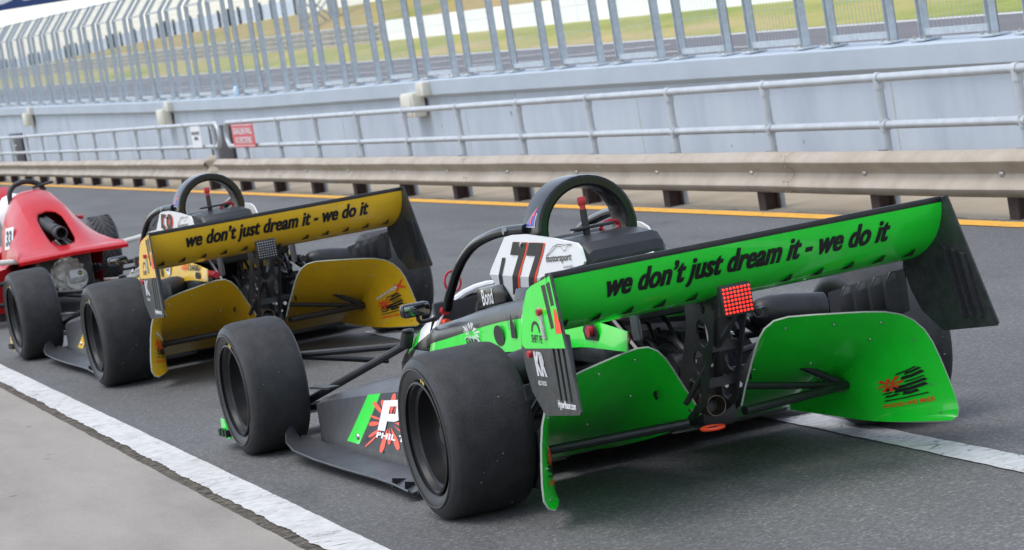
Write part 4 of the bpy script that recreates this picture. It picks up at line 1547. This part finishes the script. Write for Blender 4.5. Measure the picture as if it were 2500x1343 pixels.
    # --- mirrors
    for s in (-1, 1):
        mr = MB().box((s * .37, 1.42, .562), (.115, .05, .052), bev=.016).build('mirror', GLOSS, root)
        MB().box((s * .37, 1.393, .562), (.098, .004, .038), bev=.001).build('mirror_glass', mat('mirror_glass', (.22, .23, .24), .05, metal=1, var=.02), mr)
        MB().tube([(s * .36, 1.43, .54), (s * .33, 1.50, .505), (s * .25, 1.56, .50)], .008, 8, smooth_n=3).build('mirror_stalk', SATIN, mr)
    # --- floor, side pods
    for s in (-1, 1):
        S = []
        for (y, xb, xt, zt, zi) in ((2.17, .60, .585, .215, .235), (2.05, .615, .575, .235, .26), (1.75, .63, .545, .265, .30), (1.4, .64, .545, .30, .335), (1.0, .645, .54, .335, .375), (.62, .645, .53, .36, .40), (.42, .62, .50, .36, .40)):
            S.append([(s * .26, y, .05), (s * xb, y, .05), (s * (xb - .004), y, .09), (s * (xt + .01), y, zt - .02), (s * (xt - .02), y, zt), (s * .40, y, zi - .01), (s * .26, y, zi)])
        pod = MB().loft(S).build('side_pod', GREY, root, 30)
        # outer strake: flat lip curling up at the front
        g = []
        for (y, xo, zo, xi) in ((2.32, .66, .105, .63), (2.26, .70, .088, .62), (2.15, .735, .066, .62), (2.0, .755, .05, .62), (1.7, .762, .04, .625), (1.3, .765, .036, .64), (.95, .765, .036, .64), (.7, .775, .036, .64), (.5, .79, .032, .64)):
            g.append([(s * xi, y, .058 if y < 2.2 else .07), (s * (xi + (xo - xi) * .5), y, .046 + (zo - .036) * .25), (s * xo, y, zo), (s * (xo + .012), y, zo + .012)])
        shell('floor_strake', g, .006, GREY, GREY, GREY, root, flip=(s > 0))
        for k, y in enumerate((.78, .64, .50)):
            mb = MB()
            mb.prism([(s * .70, .04), (s * .785, .03), (s * .78, .062)], lambda a, b, h, y=y: Vector((a, y + h - (abs(a) - .7) * .6, b)), .006)
            mb.build('strake_fin', GREY, root, 0)
        MB().box((s * .43, 1.3, .046), (.40, 1.7, .012)).build('floor_pan', CARBON, root)
        # livery on the outer face of the pod
        def podf(y0, y1, b0, b1, h=.003, s=s):
            def side(y, b):
                K = ((2.17, .60, .585, .215), (2.05, .615, .575, .235), (1.75, .63, .545, .265), (1.4, .64, .545, .30), (1.0, .645, .54, .335), (.62, .645, .53, .36), (.42, .62, .50, .36))
                for p, q in zip(K, K[1:]):
                    if p[0] >= y >= q[0]:
                        u = (p[0] - y) / (p[0] - q[0])
                        xb, xt, zt = [p[j] + (q[j] - p[j]) * u for j in (1, 2, 3)]
                        z = .09 + (zt - .02 - .09) * b
                        return Vector((s * (xb - .004 + (xt + .01 - xb + .004) * b + h), y, z + h * .3))
                return Vector((s * .64, y, .1))
            return lambda a, b: side(y0 + (y1 - y0) * a, b0 + (b1 - b0) * b)
        gs = []
        F = podf(2.0, .45, 0, 1)
        for k in range(12):
            b = k / 11
            y0 = 1.62 - .13 * b
            gs.append([podf(y0 + .09, y0 - .075, 0, 1, .0025)(t, b) for t in (0, .5, 1)])
        shell('livery_stripe', gs, .001, PAINT, PAINT, PAINT, pod, flip=(s < 0))
        if mode == 'g':
            gs = []
            for k in range(10):
                b = k / 9
                y0 = 1.545 - .13 * b
                gs.append([podf(y0, .45, 0, 1, .002)(t, b) for t in lin(0, 1, 8)])
            shell('livery_panel', gs, .001, INK, INK, INK, pod, flip=(s < 0))
        if s < 0 and mode == 'g':
            decal(splat(9, 15, .10, .52), podf(1.60, .86, -.12, 1.08, .0045), ORANGE, pod, "splash_mark", cuts=8)
            decal([[(0, 0), (.34, 0), (.34, 1), (0, 1)], [(.34, .32), (.66, .32), (.80, .36), (.80, .56), (.34, .56)], [(.34, .80), (.80, .80), (.80, .97), (.66, 1), (.34, 1)],
                   [(.64, .56), (.80, .56), (.80, .36), (.92, .42), (1, .54), (1, .80), (.94, .91), (.80, .97), (.80, .80), (.64, .80)]], podf(1.345, 1.08, .33, .86, .006), WINK, pod, 'monogram')
            decal([[(0, 0), (.34, 0), (.34, .8), (.67, .8), (.67, 1), (-.33, 1), (-.33, .8), (0, .8)]], podf(.95, .75, .33, .86, .006), WINK, pod, 'monogram')
            lettering('PHIL TAYLOR', podf(1.345, .62, .20, .30, .006), WINK, pod, bold=.04)
        MB().lathe([(0, .012), (-.006, .010), (-.007, 0)], 'x', (s * .646, 1.50, .125), 14).build('quarter_turn', STEEL, pod)
        # turning vane at the pod front
        MB().box((s * .57, 2.10, .265), (.05, .16, .008), rot=Matrix.Rotation(.2, 4, 'Z')).build('turning_vane', CARBON, root)
        # --- front suspension
        arm(root, [(s * .60, 2.52, .375), (s * .17, 2.30, .345)], .0135, name='front_upper_arm')
        arm(root, [(s * .60, 2.56, .375), (s * .13, 2.62, .26)], .012, name='front_upper_arm')
        arm(root, [(s * .60, 2.5, .15), (s * .25, 1.98, .20)], .013, name='front_lower_arm')
        arm(root, [(s * .60, 2.55, .15), (s * .12, 2.62, .15)], .012, name='front_lower_arm')
        arm(root, [(s * .58, 2.46, .17), (s * .26, 1.93, .385)], .016, name='front_push_rod')
        MB().tube([(s * .265, 1.93, .38), (s * .255, 1.90, .435)], .026, 14).build('front_damper', SATIN, root)
        MB().lathe([(.436, .0), (.436, .022), (.443, .024), (.447, .018), (.447, 0)], 'z', (s * .255, 1.90, 0), 14).build('damper_cap', SATIN, root)
        MB().box((s * .61, 2.55, .27), (.05, .1, .24), bev=.02).build('front_upright', SATIN, root)
        # --- front wing end
        fw = plate('front_endplate', [(2.80, .05), (2.93, .05), (2.91, .13), (2.86, .125)], [], lambda a, b, h, s=s: Vector((s * .80 + h, a, b)), .006, PAINT, root)
        for k in range(3):
            MB().box((s * .805, 2.80 + .05 * k, .075), (.04, .008, .03), rot=Matrix.Rotation(.4, 4, 'Z')).build('dive_plane', GREY, fw)
    S = []
    for x in lin(-.79, .79, 8):
        S.append([(x, 2.80, .10), (x, 2.90, .075), (x, 3.02, .065), (x, 3.03, .075), (x, 2.92, .09), (x, 2.81, .112)])
    MB().loft(S).build('front_wing', CARBON, root, 40)


car1 = empty('race_car', (0, 0, 0), .06238)
tag(car1, 'green and white winged single-seater with lit rain light, nearest the camera', 'race car', 'winged single-seater race cars')
race_car(car1, GREEN, '177', 'Bond', True, 'g')
car2 = empty('race_car', (-.058, 6.378, 0), .04968)
tag(car2, 'mustard yellow winged single-seater number 58 with unlit rain light, in the middle', 'race car', 'winged single-seater race cars')
race_car(car2, YELLOW, '58', None, False, 'y')


# ------------------------------------------------------------------ red formula car at the left edge
red = empty('race_car', (-.20, 12.05, 0), 0.0)
tag(red, 'glossy red open-wheel race car number 33 with exposed gearbox, cut off by the left edge', 'race car')
for s in (-1, 1):
    wheel(red, s * .835, 0, .29, .20, .178, s, treaded=True)
    wheel(red, s * .79, 2.45, .272, .20, .172, s, treaded=True)
# engine cover: section points left to right, opening left in the middle over the exhaust
OC = []
for (y, bz, bw, sz, sw, tz, tw, oz, ow) in ((-.52, .445, .372, .452, .36, .462, .22, .470, .10), (-.46, .430, .374, .458, .362, .475, .20, .478, .10), (-.30, .42, .365, .478, .33, .515, .155, .505, .08), (-.10, .42, .36, .50, .315, .575, .15, .565, .085),
                                             (.15, .40, .36, .53, .305, .655, .155, .65, .09), (.40, .36, .37, .56, .295, .735, .15, .735, .085), (.58, .30, .38, .58, .285, .79, .150, .795, .085),
                                             (.66, .08, .38, .59, .28, .812, .145, .818, .05), (.95, .08, .40, .62, .27, .872, .135, .885, .05), (1.22, .08, .41, .63, .265, .895, .13, .905, .05)):
    OC.append([(-bw, y, bz), (-sw - .02, y, (bz + sz) / 2 + .05), (-sw, y, sz), (-(sw + tw) / 2 - .012, y, (sz + tz) / 2 - .02), (-tw, y, tz), (-ow, y, oz), (ow, y, oz), (tw, y, tz), ((sw + tw) / 2 + .012, y, (sz + tz) / 2 - .02),
               (sw, y, sz), (sw + .02, y, (bz + sz) / 2 + .05), (bw, y, bz)])
v, f = [p for r_ in OC for p in r_], []
n = 12
for i in range(len(OC) - 1):
    for k in range(n - 1):
        if k == 5 and 2 <= i <= 4:
            continue
        f.append((i * n + k, i * n + k + 1, (i + 1) * n + k + 1, (i + 1) * n + k))
f.append(tuple((len(OC) - 1) * n + k for k in range(n)))
me = ob('engine_cover', v, f, RED, red, smooth=45)
sm = me.modifiers.new('thick', 'SOLIDIFY')
sm.thickness = .012
sb = me.modifiers.new('sub', 'SUBSURF')
sb.levels = sb.render_levels = 1
sm.offset = -1
# thin tail deck with its rolled edge
g = []
for t in lin(-1, 1, 16):
    x = .385 * t
    zc = .462 + .012 * (1 - abs(t)) - .006
    yb = -.60 - .03 * (1 - t * t)
    g.append([(x, -.20, zc + .012), (x, -.40, zc + .008), (x, yb + .03, zc), (x, yb, zc - .012), (x, yb + .004, zc - .026)])
shell('tail_deck', g, .008, RED, RED, RED, red, flip=True)
MB().box((0, .28, .30), (.38, .8, .34), bev=.03).build('engine_block', SATIN, red)
# exhaust
ex = MB()
ex.tube([(-.10, .62, .70), (-.06, .40, .66), (-.02, .10, .615), (.0, -.02, .60)], .042, 16, smooth_n=4)
ex.lathe([(-.16, .036), (-.16, .046), (-.02, .05), (.02, .042), (.02, .034), (-.155, .034)], 'y', (.005, 0, .585), 20)
ex.tube([(-.04, .62, .71), (-.01, .40, .67), (.01, .2, .63)], .028, 12, smooth_n=3)
ex.build('exhaust', mat('dusty_black_exhaust', (.035, .036, .038), .65, var=.2), red)
for k in range(5):
    MB().tube([(-.06 + .03 * k, -.1 + .05 * k, .53), (-.04 + .03 * k, -.13, .49)], .012, 8).build('engine_fitting', [REDP, STEEL, SATIN, ALLOY, SATIN][k], red)
# gearbox casing
G = MB()
for (y, r0, cz) in ((-.13, .118, .285),):
    for k in range(10):
        pass
def blob(cx, cz, r, y0, y1, n=18, ir=.8):
    G.loft([[(cx + r * q * math.cos(2 * math.pi * k / n), yy, cz + r * q * math.sin(2 * math.pi * k / n)) for k in range(n)] for yy, q in ((y1, 1), (y0 + .02, 1), (y0, .88))])
blob(0, .285, .122, -.16, .10)
blob(-.03, .315, .075, -.215, -.1)
blob(.045, .25, .085, -.235, -.1)
G.box((.05, -.23, .27), (.12, .05, .10), bev=.015)
for k in range(14):
    a = 2 * math.pi * k / 14
    G.tube([(.118 * math.cos(a), -.15, .285 + .118 * math.sin(a)), (.118 * math.cos(a), -.178, .285 + .118 * math.sin(a))], .012, 6)
G.build('gearbox', ALLOY, red, 30)
gl = MB().box((.045, -.262, .29), (.095, .004, .055)).build('gearbox_label', SIGNW, red)
decal([circ(.5, .5, .5, 16)], quad_fn((.055, -.2655, .272), (.032, 0, 0), (0, 0, .036)), INK, gl, 'label_disc')
lettering('H', quad_fn((.063, -.267, .281), (.016, 0, 0), (0, 0, .018)), mat('label_gold', (.6, .5, .1), .5), gl, bold=.04)
gr = MB()
for k in range(7):
    gr.box((-.205, -.12, .215 + .022 * k), (.10, .006, .004))
    gr.box((-.245 + .0135 * k, -.12, .28), (.004, .006, .15))
gr.build('oil_cooler_mesh', STEEL, red)
MB().box((-.205, -.09, .28), (.11, .03, .16)).build('oil_cooler', SATIN, red)
for s in (-1, 1):
    bt = MB()
    bt.lathe([(s * .13, .02)] + [(s * (.14 + .012 * k), .05 - .002 * k if k % 2 else .038 - .002 * k) for k in range(10)] + [(s * .27, .016), (s * .62, .016)], 'x', (0, 0, .29), 16)
    bt.build('driveshaft', SATIN, red)
    WT = mat('cream_tube', (.62, .60, .54), .4, var=.06)
    MB().tube([(s * .30, -.33, .445), (s * .66, -.28, .475), (s * .70, -.24, .47), (s * .70, -.1, .40)], .019, 10, smooth_n=3).build('suspension_tube', WT, red)
    MB().tube([(s * .15, -.1, .13), (s * .64, .0, .15)], .016, 10).build('lower_link', SATIN, red)
    MB().tube([(s * .30, 1.0, .14), (s * .64, .05, .15)], .014, 10).build('radius_rod', WT, red)
    MB().tube([(s * .20, 2.5, .38), (s * .62, 2.45, .36)], .013, 10).build('front_link', WT, red)
    MB().tube([(s * .20, 2.3, .15), (s * .62, 2.45, .15)], .013, 10).build('front_link', WT, red)
# tub, nose, headrest, hoop
S = []
for (y, hw, zb, zt) in ((1.2, .34, .06, .50), (1.6, .33, .06, .50), (2.2, .26, .07, .46), (2.8, .17, .09, .36), (3.2, .09, .12, .25)):
    S.append([(hw * math.copysign(abs(math.cos(a)) ** .6, math.cos(a)), y, (zb + zt) / 2 + (zt - zb) / 2 * math.copysign(abs(math.sin(a)) ** .6, math.sin(a))) for a in [2 * math.pi * k / 20 for k in range(20)]])
MB().loft(S).build('tub', RED, red, 50)
for s in (-1,):
    S = [[(s * .33, y, .06), (s * .52, y, .06), (s * .53, y, .30), (s * .46, y, .36), (s * .33, y, .38)] for y in (.35, .5, 1.5, 1.75)]
    MB().loft(S).build('side_pod', RED, red, 30)
MB().tube([(-.14, 1.18, .80), (-.135, 1.19, .87), (-.10, 1.2, .925), (-.03, 1.2, .948), (.04, 1.2, .94), (.10, 1.2, .91), (.13, 1.19, .86)], .020, 12, smooth_n=4).build('roll_hoop', SATIN, red, 60)
MB().box((.12, 1.17, .905), (.16, .05, .018), rot=Matrix.Rotation(-.12, 4, 'Y'), bev=.004).build('hoop_bracket', SATIN, red)
hr = MB()
hr.lathe([(.60, .07), (.66, .115), (.74, .135), (.82, .125), (.88, .08), (.905, 0)], 'z', (-.085, 1.42, -.03), 20)
hr.build('headrest', WHITE, red, 60)
MB().box((-.40, 2.9, .82), (1.0, .30, .03), rot=Matrix.Rotation(.35, 4, 'X'), bev=.006).build('front_wing_panel', RED, red)
MB().box((-.1, 2.95, .52), (.02, .12, .60)).build('wing_post', RED, red)
mrr = MB().tube([(.27, .98, .60), (.31, .96, .64)], .018, 8)
mrr.box((.33, .95, .625), (.03, .05, .03), bev=.006)
mrr.build('catch_tank', REDP, red)
pl = quad_fn((-.333, .875, .475), (.055, -.155, 0.0), (.012, 0.0, .165))
fp = lambda a, b: (Vector((-.315, .50, .495)).lerp(Vector((-.285, .30, .51)), a)).lerp(Vector((-.26, .68, .64)).lerp(Vector((-.228, .47, .652)), a), b) + Vector((-.014, -.014, .008))
dk = decal([[(0, 0), (1, 0), (1, 1), (0, 1)]], lambda a, b: fp(a, b), SIGNW, red, 'number_plate')
lettering('33', lambda a, b: fp(.14 + .72 * a, .12 + .76 * b) + Vector((-.003, 0, 0)), INK, dk, 'number', bold=.05)
